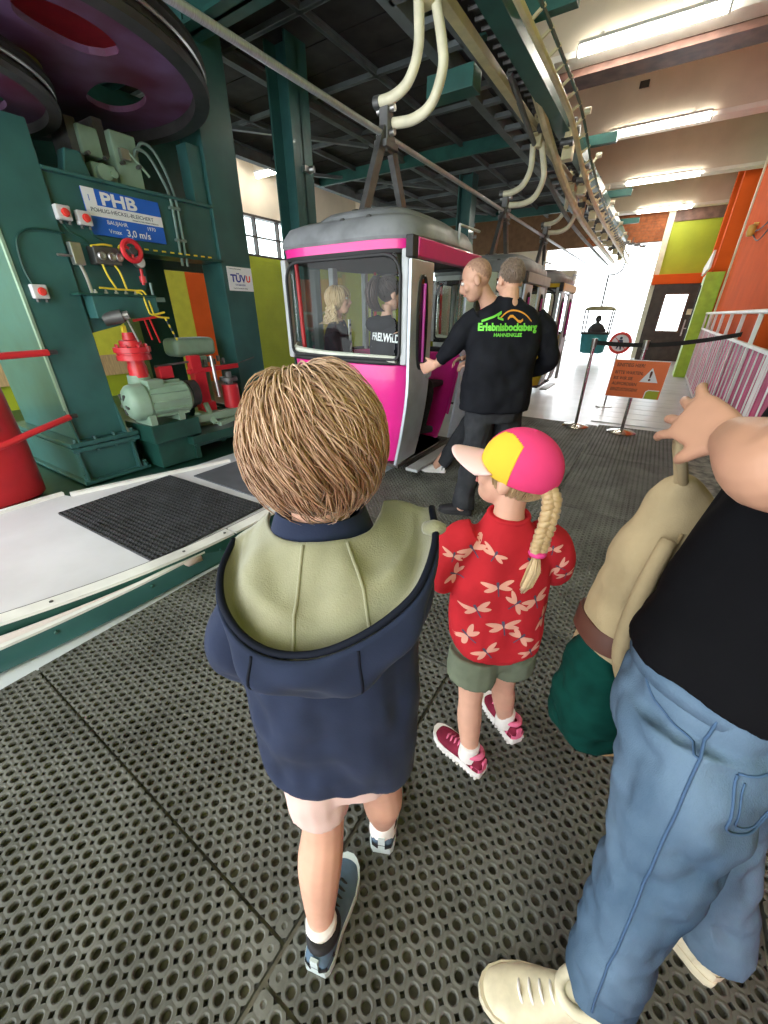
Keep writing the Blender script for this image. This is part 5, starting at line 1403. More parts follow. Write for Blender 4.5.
# T-shirt
mb = MB()
torso(mb, [(.948, .565, .468, .164, .136), (.958, .565, .468, .168, .140), (1.05, .58, .47, .162, .132), (1.2, .612, .475, .160, .126), (1.35, .635, .48, .165, .120), (1.45, .643, .482, .155, .10), (1.51, .645, .485, .10, .070), (1.53, .645, .488, .075, .055)], 36, 2.5, yaw=YW)
mb.stube([(.55, .40, 1.475, .072), (.51, .385, 1.44, .068), (.47, .376, 1.395, .064), (.452, .375, 1.372, .062)], 16)
mb.stube([(.74, .55, 1.47, .072), (.775, .58, 1.40, .066), (.79, .60, 1.33, .062)], 16)
ts = M_.fused('tshirt', mb, 'tshirt_black', .0065, 3, fold=.012, fscale=8, fdir=(1, 1, .8))
fr_ = frame((-.35, .05, -.8))
M_.part('sleeve_cuff', MB().loft([MB().ring((x, y, z), fr_[0], fr_[1], r, r, 20) for x, y, z, r in ((.458, .375, 1.382, .063), (.446, .376, 1.360, .065), (.441, .377, 1.352, .061))]), 'sleeve_grey', smooth=60)
shoe(M_, (.505, .268), (.204, .292), .050, .095, 'sneaker_cream', 'sneaker_cream', 'sneaker_cream', 'sock_white')
shoe(M_, (.795, .312), (.665, .575), .050, .095, 'sneaker_cream', 'sneaker_cream', 'sneaker_cream', 'sock_white')

# backpack hanging at the adult's far side
bx, by = to_bld(.645, .72)
bp_ = thing('backpack', 'beige canvas backpack with dark green pocket hanging beside the adult', 'backpack', (bx, by, .36), A)
class _P(Person):
    def __init__(s, root, b): s.root = root; s.b = Vector(b)
BP = _P(bp_, (.66, .72, 0.36)); BP.loc = lambda p: (p[0] - .66, p[1] - .72, p[2] - .36)
mb = MB()
mb.loft([mb.ring((x, y, z), (1, 0, 0), (0, 1, .0), a, b, 32, 2.8) for z, x, y, a, b in
         ((.385, .665, .735, .085, .055), (.40, .663, .733, .115, .075), (.50, .660, .730, .135, .088), (.66, .655, .725, .138, .090), (.82, .650, .722, .130, .085), (.95, .640, .715, .112, .075), (1.05, .628, .708, .088, .060), (1.12, .612, .700, .060, .042), (1.16, .600, .692, .035, .028), (1.175, .595, .688, .015, .014))])
bb = BP.fused('bag_body', mb, 'canvas_beige', .007, 3, fold=.010, fscale=9)
mb = MB()
mb.loft([mb.ring((x, y, z), (1, 0, 0), (0, 1, 0), a, b, 28, 2.8) for z, x, y, a, b in ((.38, .625, .715, .095, .070), (.40, .622, .705, .122, .087), (.50, .615, .695, .134, .094), (.60, .612, .695, .130, .092), (.68, .615, .702, .118, .080), (.73, .62, .72, .10, .05))])
BP.fused('front_pocket', mb, 'bag_teal', .006, 3, fold=.010, fscale=14)
BP.part('bag_base', MB().loft([MB().ring((.663, .722, z), (1, 0, 0), (0, 1, 0), a, b, 28, 2.8) for z, a, b in ((.362, .075, .06), (.368, .118, .09), (.395, .132, .10), (.41, .128, .096))]), mat('bag_base', (.48, .30, .13), .7), smooth=40)
BP.part('leather_band', MB().loft([MB().ring((.657, .727, z), (1, 0, 0), (0, 1, 0), a, b, 32, 2.8) for z, a, b in ((.725, .143, .095), (.73, .147, .099), (.78, .144, .097), (.785, .140, .093))]), 'leather_brown', smooth=40)
for dx in (-.05, .05):
    BP.part('shoulder_strap', MB().stube([(.62 + dx, .64, 1.06, .014), (.60 + dx * 1.3, .615, .95, .017), (.61 + dx * 1.5, .612, .80, .018), (.65 + dx * 1.3, .625, .66, .013), (.67 + dx, .64, .58, .010)], 10), 'canvas_beige', smooth=180)
BP.part('top_loop', MB().tube(spline([(.585, .685, 1.16), (.545, .655, 1.215), (.505, .620, 1.258), (.497, .605, 1.266), (.510, .612, 1.240), (.560, .655, 1.19), (.600, .690, 1.15)], 6), .009, 8), 'canvas_beige', smooth=180)
bvb = bvh_of(bb)
zp = []
for p in spline([(.55, .60, .76), (.555, .60, .86), (.565, .60, .98), (.585, .60, 1.08)], 8):
    h, n_, _, _ = bvb.find_nearest(Vector(BP.loc(p)))
    if h is not None: zp.append((h + n_ * .001)[:])
MB().tube(zp, .0035, 6).build('zip_seam', mat('canvas_dark', (.30, .22, .12), .85, spec=.1), bb, smooth=180, local=True)
# ---------------------------------------------------------------- attendant at the cabin door (back to the camera)
O_ = Person('attendant in black jacket with green logo, back turned, holding the cabin door', .83, 2.98)
oM = headM((.862, 3.06, 1.665), .235, R(18), R(12))
mb = MB(); head(mb, oM)
mb.stube([(.865, 3.04, 1.60, .060), (.865, 3.01, 1.53, .064), (.86, 3.0, 1.46, .10)], 14)
torso(mb, [(.85, .84, 3.0, .17, .11), (1.1, .84, 3.0, .17, .11), (1.40, .85, 3.0, .20, .10), (1.49, .86, 3.0, .12, .07)], 20)
mb.stube([(.61, 3.0, 1.42, .06), (.50, 3.04, 1.24, .048), (.43, 3.12, 1.14, .036), (.405, 3.14, 1.115, .03)], 12)
mb.stube([(1.09, 3.0, 1.40, .06), (1.21, 3.02, 1.15, .048), (1.12, 3.18, 1.06, .034)], 12)
hand(mb, (.400, 3.145, 1.112), (-.7, .3, -.3), (.2, .9, 0), (0, .1, .9), 1.05, .6)
hand(mb, (1.11, 3.19, 1.055), (-.6, .6, -.2), (-.3, 0, -.8), (-.5, .3, .6), 1.05, .5)
for hp, kn, an in (((.74, 2.99, .82), (.71, 2.93, .46), (.63, 2.80, .10)), ((.96, 3.02, .82), (1.0, 3.05, .46), (1.03, 3.0, .10))):
    mb.stube([(*hp, .085), (*kn, .058), (*an, .042), (an[0], an[1], .05, .042)], 12)
O_.fused('body', mb, 'skin', .0075)
eyes(O_, oM)
locks(O_, 'hair', 'hair_short', scalp(oM, (0, -.3, .9), .022, .002, .001, region=lambda v: (v.z > -.35 and v.y < .2) or v.z > .72, tone=lambda v: .35, wd=.0045, jitter=.2), 700, 41, base=lambda m_: m_.ell((0, -.016, .026), (.0745, .0925, .0885), 20, 12, oM))
mb = MB()
torso(mb, [(.80, .845, 3.0, .255, .165), (.815, .845, 3.0, .262, .172), (.95, .842, 3.0, .258, .170), (1.15, .842, 3.0, .250, .160), (1.32, .848, 3.0, .265, .150), (1.42, .853, 3.0, .250, .128), (1.49, .86, 3.0, .170, .095), (1.53, .862, 3.005, .10, .075), (1.56, .863, 3.01, .078, .07)], 32, 2.5)
mb.stube([(.66, 3.0, 1.43, .085), (.595, 3.01, 1.38, .088), (.535, 3.03, 1.29, .078), (.495, 3.06, 1.23, .070), (.445, 3.11, 1.165, .056), (.425, 3.125, 1.145, .05)], 14)
mb.stube([(1.05, 3.0, 1.42, .085), (1.12, 3.0, 1.36, .088), (1.18, 3.01, 1.25, .080), (1.215, 3.03, 1.15, .072), (1.17, 3.11, 1.09, .060), (1.135, 3.165, 1.065, .052)], 14)
oj = O_.fused('jacket', mb, 'jacket_black', .008, 3, fold=.016, fscale=6, fdir=(1, 1, 1.2))
mb = MB(); torso(mb, [(.72, .85, 3.0, .20, .14), (.86, .85, 3.0, .20, .14)], 20)
mb.stube([(.75, 2.99, .82, .125), (.715, 2.935, .46, .095), (.66, 2.85, .20, .085), (.64, 2.81, .045, .092)], 14)
mb.stube([(.95, 3.02, .82, .125), (1.0, 3.05, .46, .095), (1.02, 3.01, .20, .085), (1.03, 3.0, .045, .092)], 14)
O_.fused('trousers', mb, 'trousers_dark', .008, 3, fold=.014, fscale=8)
for k, (p, q) in enumerate((((.60, 2.86, .42), (.66, 2.83, .36)),)):
    O_.part('reflective_trim', MB().tube([(.632, 2.835, .40), (.70, 2.828, .415), (.78, 2.855, .44)], .007, 6), 'steel', smooth=180)
shoe(O_, (.715, 2.785), (.455, 2.86), .055, .10, 'shoe_black', 'rubber', 'shoe_black', 'shoe_black', collar=False)
shoe(O_, (1.03, 2.93), (1.02, 3.21), .055, .10, 'shoe_black', 'rubber', 'shoe_black', 'shoe_black', collar=False)
fm = lambda x, z, rot=0: Matrix.Translation((x, 2.5, z)) @ Matrix.Rotation(R(90), 4, 'X') @ Matrix.Rotation(rot, 4, 'Z')
drape(O_, 'logo_lettering', text_mesh('Erlebnisbocksberg', .062, fm(.835, 1.355), .003, .86), 'logo_green', oj, (0, 1, 0), .003)
drape(O_, 'logo_subline', text_mesh('HAHNENKLEE', .030, fm(.835, 1.318), .001), 'logo_green', oj, (0, 1, 0), .003)
mb = MB()
for pts, w in (([(.66, 1.41), (.70, 1.425), (.74, 1.44), (.79, 1.465), (.76, 1.435), (.80, 1.42)], .007),):
    S = spline(pts, 6); mb.grid([[(x, 2.5, z + w), (x, 2.5, z), (x, 2.5, z - w)] for x, z in S])
drape(O_, 'logo_hill', mb, 'logo_green', oj, (0, 1, 0), .003)
mb = MB(); S = spline([(.78, 1.43), (.83, 1.468), (.88, 1.475), (.94, 1.455), (.99, 1.41)], 6); mb.grid([[(x, 2.5, z + .005), (x, 2.5, z - .005)] for x, z in S])
drape(O_, 'logo_arc', mb, mat('logo_orange', (.65, .28, .03), .6), oj, (0, 1, 0), .003)
mb = MB(); S = [(.83 + .1 * k / 6, 1.425 + .018 * math.sin(k)) for k in range(7)]; mb.grid([[(x, 2.5, z + .008), (x, 2.5, z - .008)] for x, z in S])
drape(O_, 'logo_forest', mb, 'logo_orange', oj, (0, 1, 0), .003)

# ---------------------------------------------------------------- second man behind the attendant, bending towards the door
N_ = Person('bald man bending towards the cabin door behind the attendant', .95, 3.5)
nM = headM((.700, 3.42, 1.690), .268, R(78), R(22))
mb = MB(); head(mb, nM)
mb.stube([(.745, 3.44, 1.64, .062), (.81, 3.46, 1.56, .066), (.88, 3.48, 1.47, .10)], 14)
torso(mb, [(.88, 1.04, 3.52, .12, .17), (1.1, 1.02, 3.52, .12, .17), (1.35, .95, 3.50, .12, .18), (1.46, .90, 3.49, .09, .12)], 20)
mb.stube([(.92, 3.34, 1.42, .06), (.86, 3.33, 1.22, .048), (.76, 3.40, 1.11, .034)], 12)
mb.stube([(.94, 3.66, 1.42, .06), (.90, 3.72, 1.2, .048), (.75, 3.68, 1.12, .034)], 12)
hand(mb, (.75, 3.40, 1.105), (-.8, .1, -.2), (0, .3, -.9), (.1, .8, .3), 1.05, .5)
hand(mb, (.74, 3.68, 1.115), (-.8, -.1, -.2), (0, -.3, -.9), (.1, -.8, .3), 1.05, .5)
for hp, kn, an in (((1.03, 3.44, .86), (.95, 3.50, .48), (.99, 3.56, .10)), ((1.03, 3.6, .86), (.80, 3.66, .48), (.56, 3.74, .10))):
    mb.stube([(*hp, .09), (*kn, .06), (*an, .045), (an[0], an[1], .05, .045)], 12)
N_.fused('body', mb, 'skin', .0075)
N_.part('buzzed_hair', MB().ell((0, -.017, .026), (.0722, .0905, .0868), 24, 16, nM), mat('buzz', (.36, .21, .15), .7, var=.2, scale=60), smooth=180)
eyes(N_, nM)
mb = MB()
torso(mb, [(.84, 1.04, 3.52, .15, .20), (1.05, 1.03, 3.52, .15, .20), (1.32, .965, 3.50, .155, .215), (1.43, .92, 3.49, .13, .17), (1.50, .88, 3.48, .09, .09)], 26, 2.4, yaw=0)
mb.stube([(.94, 3.36, 1.42, .08), (.89, 3.31, 1.30, .072), (.86, 3.33, 1.21, .064), (.79, 3.385, 1.13, .05)], 14)
mb.stube([(.96, 3.64, 1.42, .08), (.92, 3.71, 1.3, .072), (.90, 3.72, 1.2, .062), (.79, 3.69, 1.13, .05)], 14)
N_.fused('jacket', mb, 'jacket_black', .008, 3, fold=.014, fscale=7)
N_.part('red_collar', MB().tube([(.862 + .075 * cos(a * pi / 10), 3.475 + .085 * sin(a * pi / 10), 1.515 + .035 * cos(a * pi / 10)) for a in range(20)], .018, 8, closed=True), mat('red_cloth', (.6, .04, .06), .8), smooth=180)
mb = MB(); mb.stube([(1.02, 3.45, .86, .115), (.95, 3.50, .48, .085), (.98, 3.55, .09, .078)], 14); mb.stube([(1.02, 3.59, .86, .115), (.80, 3.66, .48, .085), (.60, 3.73, .09, .078)], 14)
torso(mb, [(.78, 1.03, 3.52, .14, .18), (.90, 1.04, 3.52, .14, .18)], 20)
N_.fused('trousers', mb, 'trousers_dark', .008, 3, fold=.012, fscale=8)
shoe(N_, (1.06, 3.56), (.78, 3.56), .05, .1, 'shoe_black', 'rubber', 'shoe_black', 'shoe_black', collar=False)
shoe(N_, (.64, 3.73), (.385, 3.79), .05, .1, 'sole_white', 'sole_white', 'shoe_black', 'shoe_black', collar=False)

# ---------------------------------------------------------------- two women in the pink cabin
def to_cam(t, l): return (t * cos(A) + l * sin(A), -t * sin(A) + l * cos(A))
def woman(label, t, l, z, yaw, pitch, hairm, lean):
    x, y = to_cam(t, l)
    P = Person(label, x, y)
    M = headM((x, y, z), .235, yaw, pitch)
    f = Vector((-sin(yaw), cos(yaw), 0)); s = Vector((cos(yaw), sin(yaw), 0))
    b = Vector((x, y, 0)) - f * .03
    mb = MB(); head(mb, M)
    mb.stube([(*(b + Vector((0, 0, z - .08))), .048), (*(b + Vector((0, 0, z - .16))), .05), (*(b + Vector((0, 0, z - .24))), .09)], 12)
    def tors(mb, g, z0):
        torso(mb, [(z0, b.x, b.y, .16 + g, .12 + g), (z - .55, b.x, b.y, .155 + g, .115 + g), (z - .33, b.x, b.y, .175 + g, .105 + g), (z - .24, b.x, b.y, .13 + g, .075 + g), (z - .18, b.x, b.y, .06 + g, .05 + g)], 24, 2.3, yaw=yaw)
    def arm(mb, sg, g):
        a = b + s * sg * .19 + Vector((0, 0, z - .29)); e = a + f * .08 + s * sg * .05 - Vector((0, 0, .26)); w = e + f * .22 - s * sg * .06
        mb.stube([(*a, .048 + g), (*((a + e) / 2), .044 + g), (*e, .040 + g), (*w, .030 + g)], 12)
        return w
    tors(mb, 0, z - .80)
    for sg in (-1, 1):
        w = arm(mb, sg, 0); hand(mb, tuple(w), f - Vector((0, 0, .3)), -s * sg - Vector((0, 0, .5)), Vector((0, 0, 1)) + f * .2, .9, .5)
        hp = b + s * sg * .09 + Vector((0, 0, z - .78)); kn = hp + f * .38; an = kn - Vector((0, 0, .38)) - f * .04
        mb.stube([(*hp, .085), (*kn, .06), (*an, .042)], 12)
    P.fused('body', mb, 'skin', .008); eyes(P, M)
    mb = MB(); tors(mb, .022, z - .82)
    for sg in (-1, 1): arm(mb, sg, .020)
    jo = P.fused('jacket', mb, 'jacket_black', .009, 3, fold=.012, fscale=8)
    mb = MB()
    for sg in (-1, 1):
        hp = b + s * sg * .09 + Vector((0, 0, z - .78)); kn = hp + f * .38; an = kn - Vector((0, 0, .38)) - f * .04
        mb.stube([(*hp, .10), (*kn, .075), (*an, .06)], 12)
    P.fused('trousers', mb, 'trousers_dark', .010, 2)
    for sg in (-1, 1):
        an = b + s * sg * .09 + f * .34
        mb = MB(); mb.ell((an.x, an.y, z - 1.19), (.05, .05, .05), 12, 8); mb.stube([(*(an + Vector((0, 0, z - 1.2))), .05), (*(an + f * .14 + Vector((0, 0, z - 1.215))), .035)], 12)
        P.fused('boot', mb, 'shoe_black', .008, 2)
    return P, M, b, f, s, jo
P1, M1, b1, f1, s1, j1 = woman('woman with long blonde hair in the left of the cabin window', -2.66, 3.30, 1.580, R(-98), R(-4), 'hair_blonde', 0)
locks(P1, 'hair', 'hair_blonde', scalp(M1, (0, .1, 1), .20, .014, .012, region=lambda v: v.z > -.3 and v.y < .35, tone=lambda v: .35 + .2 * v.z, wd=.0055, jitter=.25, grav=.75, swirl=.1), 700, 51, base=lambda m_: m_.ell((0, -.018, .024), (.078, .096, .092), 18, 12, M1))
def fall(rng):
    an = rng.uniform(R(100), R(260)); r_ = .082
    p = Vector((sin(an) * r_, cos(an) * .095 - .01, -.03)); q = M1 @ p
    return [(q.x + rng.gauss(0, .012) * i * .6 + .006 * math.sin(i * 2 + an * 3), q.y + rng.gauss(0, .01) * i * .4, q.z - .035 * i) for i in range(6)], rng.uniform(.3, .9), .009
locks(P1, 'hair_lengths', 'hair_blonde', fall, 170, 52)
sc_ = P1.part('scarf', MB().grid([[tuple(b1 + f1 * (.125 - .008 * k * .0) + s1 * (.045 * w_ - .01 * k * .2) + Vector((0, 0, 1.41 - .04 * k - abs(w_) * .0))) for w_ in (-1, -.3, .3, 1)] for k in range(9)]), 'sign_white', smooth=180, solid=.008)
for k in range(4): P1.part('scarf_mark', MB().box((-.028, -.003, -.012), (.028, .004, .012), Matrix.Translation(b1 + f1 * .131 + Vector((0, 0, 1.36 - .075 * k))) @ Matrix.Rotation(R(-98), 4, 'Z')), 'print_dark', parent=sc_)
P2, M2, b2, f2, s2, j2 = woman('woman with dark tied-up hair in a black hoodie with white lettering', -2.03, 3.22, 1.610, R(-62), R(4), 'hair_dark', 0)
locks(P2, 'hair', 'hair_dark', scalp(M2, (0, .6, -.4), .12, .012, .006, region=lambda v: v.z > -.35 and v.y < .4 or v.z > .5, tone=lambda v: .4, wd=.0055, jitter=.15, grav=-.2, swirl=0), 600, 53, base=lambda m_: m_.ell((0, -.018, .026), (.079, .097, .093), 18, 12, M2))
def pony(rng):
    c = M2 @ Vector((0, -.085, .085)); a = rng.uniform(0, 2 * pi); r_ = rng.uniform(0, .05)
    bk = M2.to_3x3() @ Vector((0, -1, 0)); bk.normalize()
    return [(c.x + bk.x * .10 * math.sin(i * .5) + cos(a) * r_ * min(1, i * .5), c.y + bk.y * .10 * math.sin(i * .5) + sin(a) * r_ * min(1, i * .5), c.z + .035 * math.sin(i * .9) - .034 * i * (i > 1)) for i in range(7)], rng.uniform(.2, .8), .009
locks(P2, 'ponytail', 'hair_dark', pony, 130, 54)
P2.part('hood', MB().stube([(*(b2 - f2 * .02 - s2 * .13 + Vector((0, 0, 1.40))), .05), (*(b2 - f2 * .12 - s2 * .05 + Vector((0, 0, 1.375))), .06), (*(b2 - f2 * .12 + s2 * .05 + Vector((0, 0, 1.375))), .06), (*(b2 - f2 * .02 + s2 * .13 + Vector((0, 0, 1.40))), .05)], 12), 'jacket_black', smooth=180)
vx = Vector((cos(R(-10)), sin(R(-10)), 0)); dv = Vector((sin(R(10)), cos(R(10)), 0))
cx_ = b2 - dv * .5 + Vector((0, 0, 1.245))
drape(P2, 'hoodie_lettering', text_mesh('FREI.WILD', .088, face_M(tuple(cx_ + vx * .01), vx, (0, 0, 1)) @ Matrix.Rotation(R(-4), 4, 'Z'), .003, .68), 'sign_white', j2, tuple(dv), .004)

# ---------------------------------------------------------------- open basket with a rider, far out in the gateway
bt, bl = -1.88, 16.6
bs = thing('open_basket', 'teal open basket hanging from a thin hanger in the bright gateway', 'cable car', (bt, bl, .25))
MB().loft([MB().ring((bt, bl, z), (1, 0, 0), (0, 1, 0), a, a * .9, 28, 3.5) for z, a in ((.22, .30), (.26, .38), (.75, .43), (.86, .44), (.86, .41), (.30, .35))], True).build('basket_tub', mat('teal_tub', (.03, .22, .26), .5), bs, smooth=35)
MB().loft([MB().ring((bt, bl, z), (1, 0, 0), (0, 1, 0), .46, .42, 28, 3.5) for z in (.84, .90)]).build('rim_band', 'rubber', bs, smooth=35)
for sx in (-1, 1):
    for sy in (-1, 1): MB().tube([(bt + .40 * sx, bl + .34 * sy, .85), (bt + .42 * sx, bl + .34 * sy, 1.60)], .024, 6).build('frame_post', 'frame_dark', bs, smooth=True)
MB().loft([MB().ring((bt, bl, z), (1, 0, 0), (0, 1, 0), a, a * .85, 28, 4) for z, a in ((1.58, .46), (1.62, .47), (1.68, .40), (1.71, .22))]).build('canopy', mat('canopy', (.30, .29, .16), .6), bs, smooth=35)
MB().tube(spline([(bt, bl, 1.66), (bt, bl, 2.2), (bt, bl, 2.62)], 4), .028, 8).tube(spline([(bt, bl, 2.62), (bt + .2, bl, 2.64), (bt + .36, bl, 2.75), (bt + .40, bl, 3.0)], 6), .022, 8).build('hanger', 'beam_grey', bs, smooth=True)
xx, yy = to_cam(bt, bl)
FR = Person('dark silhouetted rider sitting in the far open basket', xx, yy)
fM = headM((xx, yy, 1.30), .26, R(150), R(0))
mb = MB(); head(mb, fM); mb.stube([(xx, yy, 1.22, .06), (xx, yy, 1.12, .07)], 10)
torso(mb, [(.35, xx, yy, .16, .14), (.7, xx, yy, .17, .13), (.98, xx, yy, .26, .16), (1.10, xx, yy, .22, .14), (1.19, xx, yy, .10, .09)], 20)
for sg in (-1, 1):
    mb.stube([(xx + .2 * sg, yy, 1.02, .06), (xx + .28 * sg, yy - .05, .95, .045), (xx + .2 * sg, yy - .22, .88, .035)], 10)
    hand(mb, (xx + .2 * sg, yy - .23, .88), (-.2 * sg, -.9, 0), (0, 0, -1), (-sg, 0, 0), 1., .5)
    mb.stube([(xx + .09 * sg, yy, .5, .08), (xx + .1 * sg, yy - .25, .5, .06), (xx + .1 * sg, yy - .25, .32, .05)], 10)
FR.fused('body', mb, mat('rider_silhouette', (.06, .07, .09), .8), .012)  # silhouette darkness put into one body colour, skin and clothes alike
eyes(FR, fM)
locks(FR, 'hair', 'hair_dark', scalp(fM, (0, -.3, .9), .03, .004, .003, region=lambda v: v.z > -.2 and v.y < .3, wd=.006), 160, 61, base=lambda m_: m_.ell((0, -.018, .03), (.077, .094, .09), 14, 10, fM))

# ================================================================ queue stands, signs, fence, kiosk
mat('chrome', (.62, .62, .60), .18, metal=1., var=.05)
mat('sign_orange', (.80, .17, .035), .5, var=.03)
mat('sign_ink', (.10, .03, .015), .6)
mat('belt', (.012, .012, .013), .7)
def stanchion(x, y, lab):
    s = thing('queue_stand', lab, 'stanchion', (x, y, 0), group='chrome queue stands')
    MB().lathe([(.001, 0), (.175, 0), (.178, .008), (.165, .018), (.06, .034), (.035, .045), (.001, .045)], 36, Matrix.Translation((x, y, .001))).build('base', 'chrome', s, smooth=35)
    MB().cyl((x, y, .03), (x, y, 1.06), .021, 16).build('pole', 'chrome', s, smooth=35)
    MB().cyl((x, y, 1.06), (x, y, 1.15), .033, 16).cyl((x, y, 1.15), (x, y, 1.165), .038, 16).build('belt_head', 'steel', s, smooth=35)
stanchion(-.69, 6.20, 'chrome queue stand left of the orange sign')
stanchion(-.10, 6.17, 'chrome queue stand behind the orange sign')
nb = 14
bpts = [(-.66 + (1.50) * k / nb, 6.2 + (6.6 - 6.2) * k / nb, 1.12 - .05 * math.sin(pi * k / nb) + .12 * (k / nb) ** 1.5) for k in range(nb + 1)]
tag(MB().loft([[(p[0], p[1] - .002, p[2] - .026), (p[0], p[1] + .002, p[2] - .026), (p[0], p[1] + .002, p[2] + .026), (p[0], p[1] - .002, p[2] + .026)] for p in bpts]).build('queue_belt', 'belt', smooth=30), 'black queue belt stretched from the chrome stand to the fence', 'belt')
os_ = thing('boarding_sign', 'orange boarding sign with warning triangle on a chrome stand', 'sign', (-.10, 6.13, .48))
SM = face_M((-.40, 6.125, .48), Vector((1, 0, 0)), Vector((.035, 0, 1)))
def SB(x0, z0, x1, z1, d0, d1): return MB().box((x0, z0, d0), (x1, z1, d1), SM)
SB(-.006, -.006, .606, .456, -.012, -.002).build('white_back', 'sign_white', os_)
SB(0, 0, .60, .45, -.004, .002).build('panel', 'sign_orange', os_)
OI = MX[os_.name].inverted()
for txt, z, sz in (('EINSTIEG HIER!', .375, .058), ('BITTE WARTEN,', .285, .054), ('BIS WIR SIE', .215, .054), ('AUFFORDERN', .145, .054), ('EINZUSTEIGEN!', .075, .054)):
    text('lettering', txt, sz, OI @ SM @ Matrix.Translation((.035, z, .003)), 'sign_ink', os_, .0006, sx=.82 if len(txt) < 14 else .8, bold=.0008)
MB().prism([(.335, .20), (.535, .20), (.435, .375)], .002, .004, SM).build('triangle', 'sign_white', os_)
text('exclamation_mark', '!', .16, OI @ SM @ Matrix.Translation((.415, .222, .005)), 'sign_ink', os_, .0006, bold=.004)
MB().prism([(.44, .0), (.585, .0), (.585, .10), (.47, .10), (.445, .08)], .002, .004, SM).build('lime_tab', 'lime', os_)
MB().prism([(.43, .0), (.44, .0), (.445, .08), (.47, .10), (.585, .10), (.585, .11), (.465, .11), (.435, .088)], .002, .0042, SM).build('tab_edge', 'sign_white', os_)
# round no-entry sign and its post
rs = thing('no_entry_sign', 'round red-ringed no-walking sign on a thin post behind the belt', 'sign', (-.5, 8.0, 0))
RM = face_M((-.5, 7.98, 1.03), (1, 0, 0), (0, 0, 1))
MB().lathe([(.001, -.008), (.17, -.008), (.17, 0), (.001, 0)], 32, RM).build('disc', 'sign_white', rs)
MB().tube([(RM @ Vector((.148 * cos(a * pi / 20), .148 * sin(a * pi / 20), .003)))[:] for a in range(40)], .021, 6, closed=True).build('red_ring', 'print_red', rs, smooth=True)
MB().bar((RM @ Vector((-.10, .10, .004)))[:], (RM @ Vector((.10, -.10, .004)))[:], .008, .032, (0, 1, 0)).build('red_bar', 'print_red', rs)
MB().ell((0, .075, .004), (.022, .022, .003), 10, 6, RM).prism([(-.03, .05), (.03, .05), (.045, -.02), (.02, -.01), (.035, -.10), (.012, -.10), (0, -.03), (-.03, -.09), (-.05, -.085), (-.02, 0), (-.045, .0)], .002, .006, RM).build('walker_figure', 'print_dark', rs)
MB().cyl((-.5, 8.0, 0), (-.5, 8.0, 1.2), .016).build('post', 'steel', rs, smooth=True)
MB().lathe([(.001, 0), (.14, 0), (.13, .02), (.001, .03)], 20, Matrix.Translation((-.5, 8.0, -.02))).build('foot', 'steel', rs, smooth=35)
# fence with pink infill and white rails
fx = .86
fe = thing('pink_fence', 'white railed fence with glossy pink infill boards along the right side', 'fence', (fx, 8.5, 0))
MB().box((fx - .018, 3.6, 1.13), (fx + .018, 13.05, 1.165)).build('mid_rail', 'white_paint', fe, bevel=.004)
MB().cyl((fx, 3.6, 1.48), (fx, 13.1, 1.48), .024).build('hand_rail', 'white_paint', fe, smooth=True)
MB().box((fx - .018, 3.6, .03), (fx + .018, 13.05, .06)).build('bottom_rail', 'white_paint', fe, bevel=.004)
for k in range(9): MB().box((fx - .02, 3.65 + k * 1.16, -.02), (fx + .02, 3.69 + k * 1.16, 1.48)).build('post', 'white_paint', fe, bevel=.004)
for k in range(62): MB().box((fx + .004, 3.62 + k * .152, .06), (fx + .018, 3.755 + k * .152, 1.13)).build('pink_board', 'pink_panel', fe)
for k in range(31): MB().cyl((fx - .012, 3.76 + k * .304, .06), (fx - .012, 3.76 + k * .304, 1.13), .007, 6).build('baluster', 'white_paint', fe)
# light green door standing open at the fence end
gd = thing('green_door', 'light green panel door standing open at the end of the fence', 'door', (.7, 13.3, 0))
MB().box((.60, 13.22, -.02), (.66, 14.1, 2.3)).build('leaf', 'lime_light', gd, bevel=.006)
MB().box((.60, 13.16, -.02), (.95, 13.24, 2.35)).build('edge_panel', mat('lime_vivid', (.36, .55, .04), .5), gd, bevel=.006)
MB().box((.592, 13.4, .9), (.602, 13.5, 1.1)).build('lock_plate', 'steel_dark', gd)
MB().box((.57, 13.62, .75), (.60, 13.68, 2.1)).build('rubber_strip', 'rubber', gd)
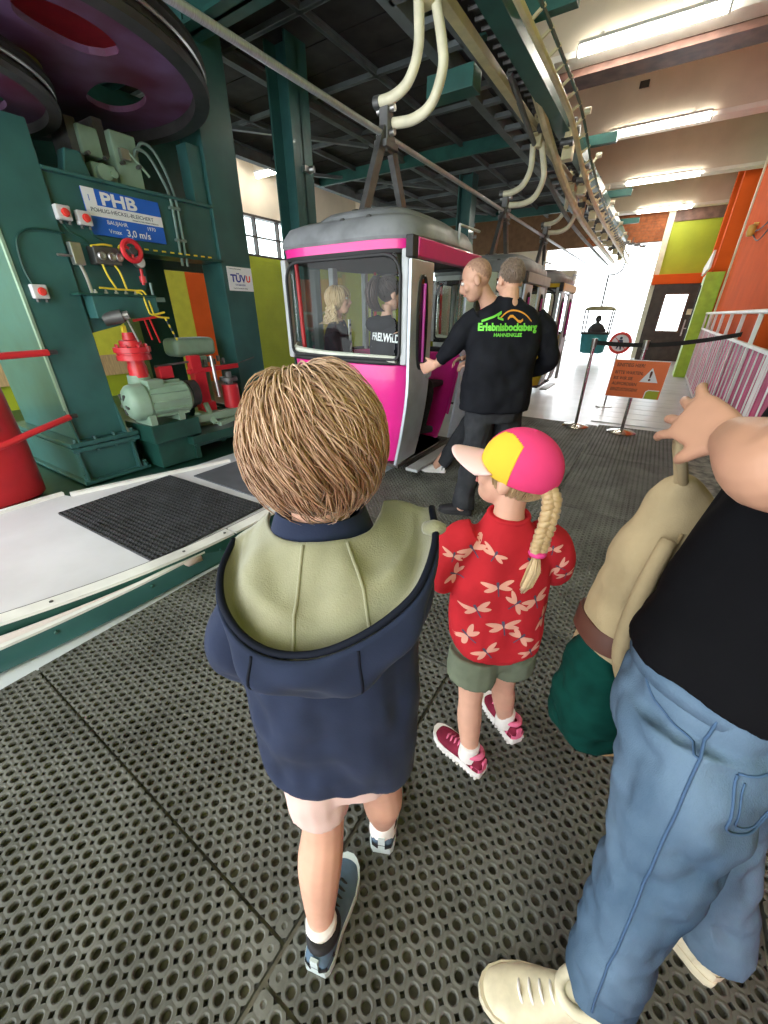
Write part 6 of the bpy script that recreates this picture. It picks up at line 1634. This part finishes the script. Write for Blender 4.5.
# sloped white trim over the door
tag(MB().prism([(13.1, 2.42), (15.6, 2.42), (15.6, 2.62), (13.1, 2.78)], .60, .64, face_M((0, 0, 0), (0, 1, 0), (0, 0, 1))).build('trim_board', 'white_paint'), 'white sloping trim board above the light green door', 'trim')
ln2 = thing('wall_lantern', 'small yellowish lamp with dangling wires on the orange wall', 'lamp', (.95, 10.6, 2.75))
MB().lathe([(.001, 0), (.05, 0), (.07, .06), (.06, .16), (.001, .18)], 14, Matrix.Translation((.93, 10.6, 2.7))).build('shade', mat('brass', (.55, .38, .08), .4), ln2, smooth=35)
MB().box((.93, 10.58, 2.85), (1.0, 10.62, 2.9)).build('arm', 'brass', ln2)
MB().tube(spline([(.97, 10.6, 2.72), (.97, 9.6, 2.52), (.97, 8.4, 2.60), (.97, 7.0, 2.50)], 6), .010, 6).tube(spline([(.97, 10.4, 2.74), (.97, 9.4, 2.70), (.97, 7.6, 2.82)], 6), .010, 6).build('wire', 'rubber', ln2, smooth=True)
# kiosk at the far end
kk = thing('kiosk', 'dark brown kiosk with bright window and orange fascia at the far end', 'kiosk', (.3, 18, 0))
MB().box((-.52, 17.7, -.02), (.98, 17.78, .95)).box((-.52, 17.7, .95), (-.12, 17.78, 2.36)).box((.5, 17.7, .95), (.98, 17.78, 2.36)).box((-.12, 17.7, 2.05), (.5, 17.78, 2.36)).build('front_wall', 'frame_dark', kk)
MB().box((-.52, 17.78, -.02), (-.46, 18.15, 2.36)).build('side_wall', 'frame_dark', kk)
MB().box((-.62, 17.62, 2.36), (1.0, 18.15, 2.64)).build('orange_fascia', 'orange', kk, bevel=.006)
MB().box((-.16, 17.68, .91), (.54, 17.705, .95)).box((-.16, 17.68, 2.05), (.54, 17.705, 2.09)).box((-.16, 17.68, .95), (-.12, 17.705, 2.05)).box((.5, 17.68, .95), (.54, 17.705, 2.05)).build('window_frame', 'brown_steel', kk)
MB().box((-.12, 17.735, .95), (.5, 17.742, 2.05)).build('pane', 'pane', kk)
MB().box((.62, 17.69, .8), (.66, 17.70, 1.3)).box((.62, 17.66, 1.02), (.74, 17.69, 1.05)).build('door_handle', 'steel', kk)
MB().box((.60, 17.685, 1.45), (.80, 17.70, 1.62)).build('notice', 'cream', kk)
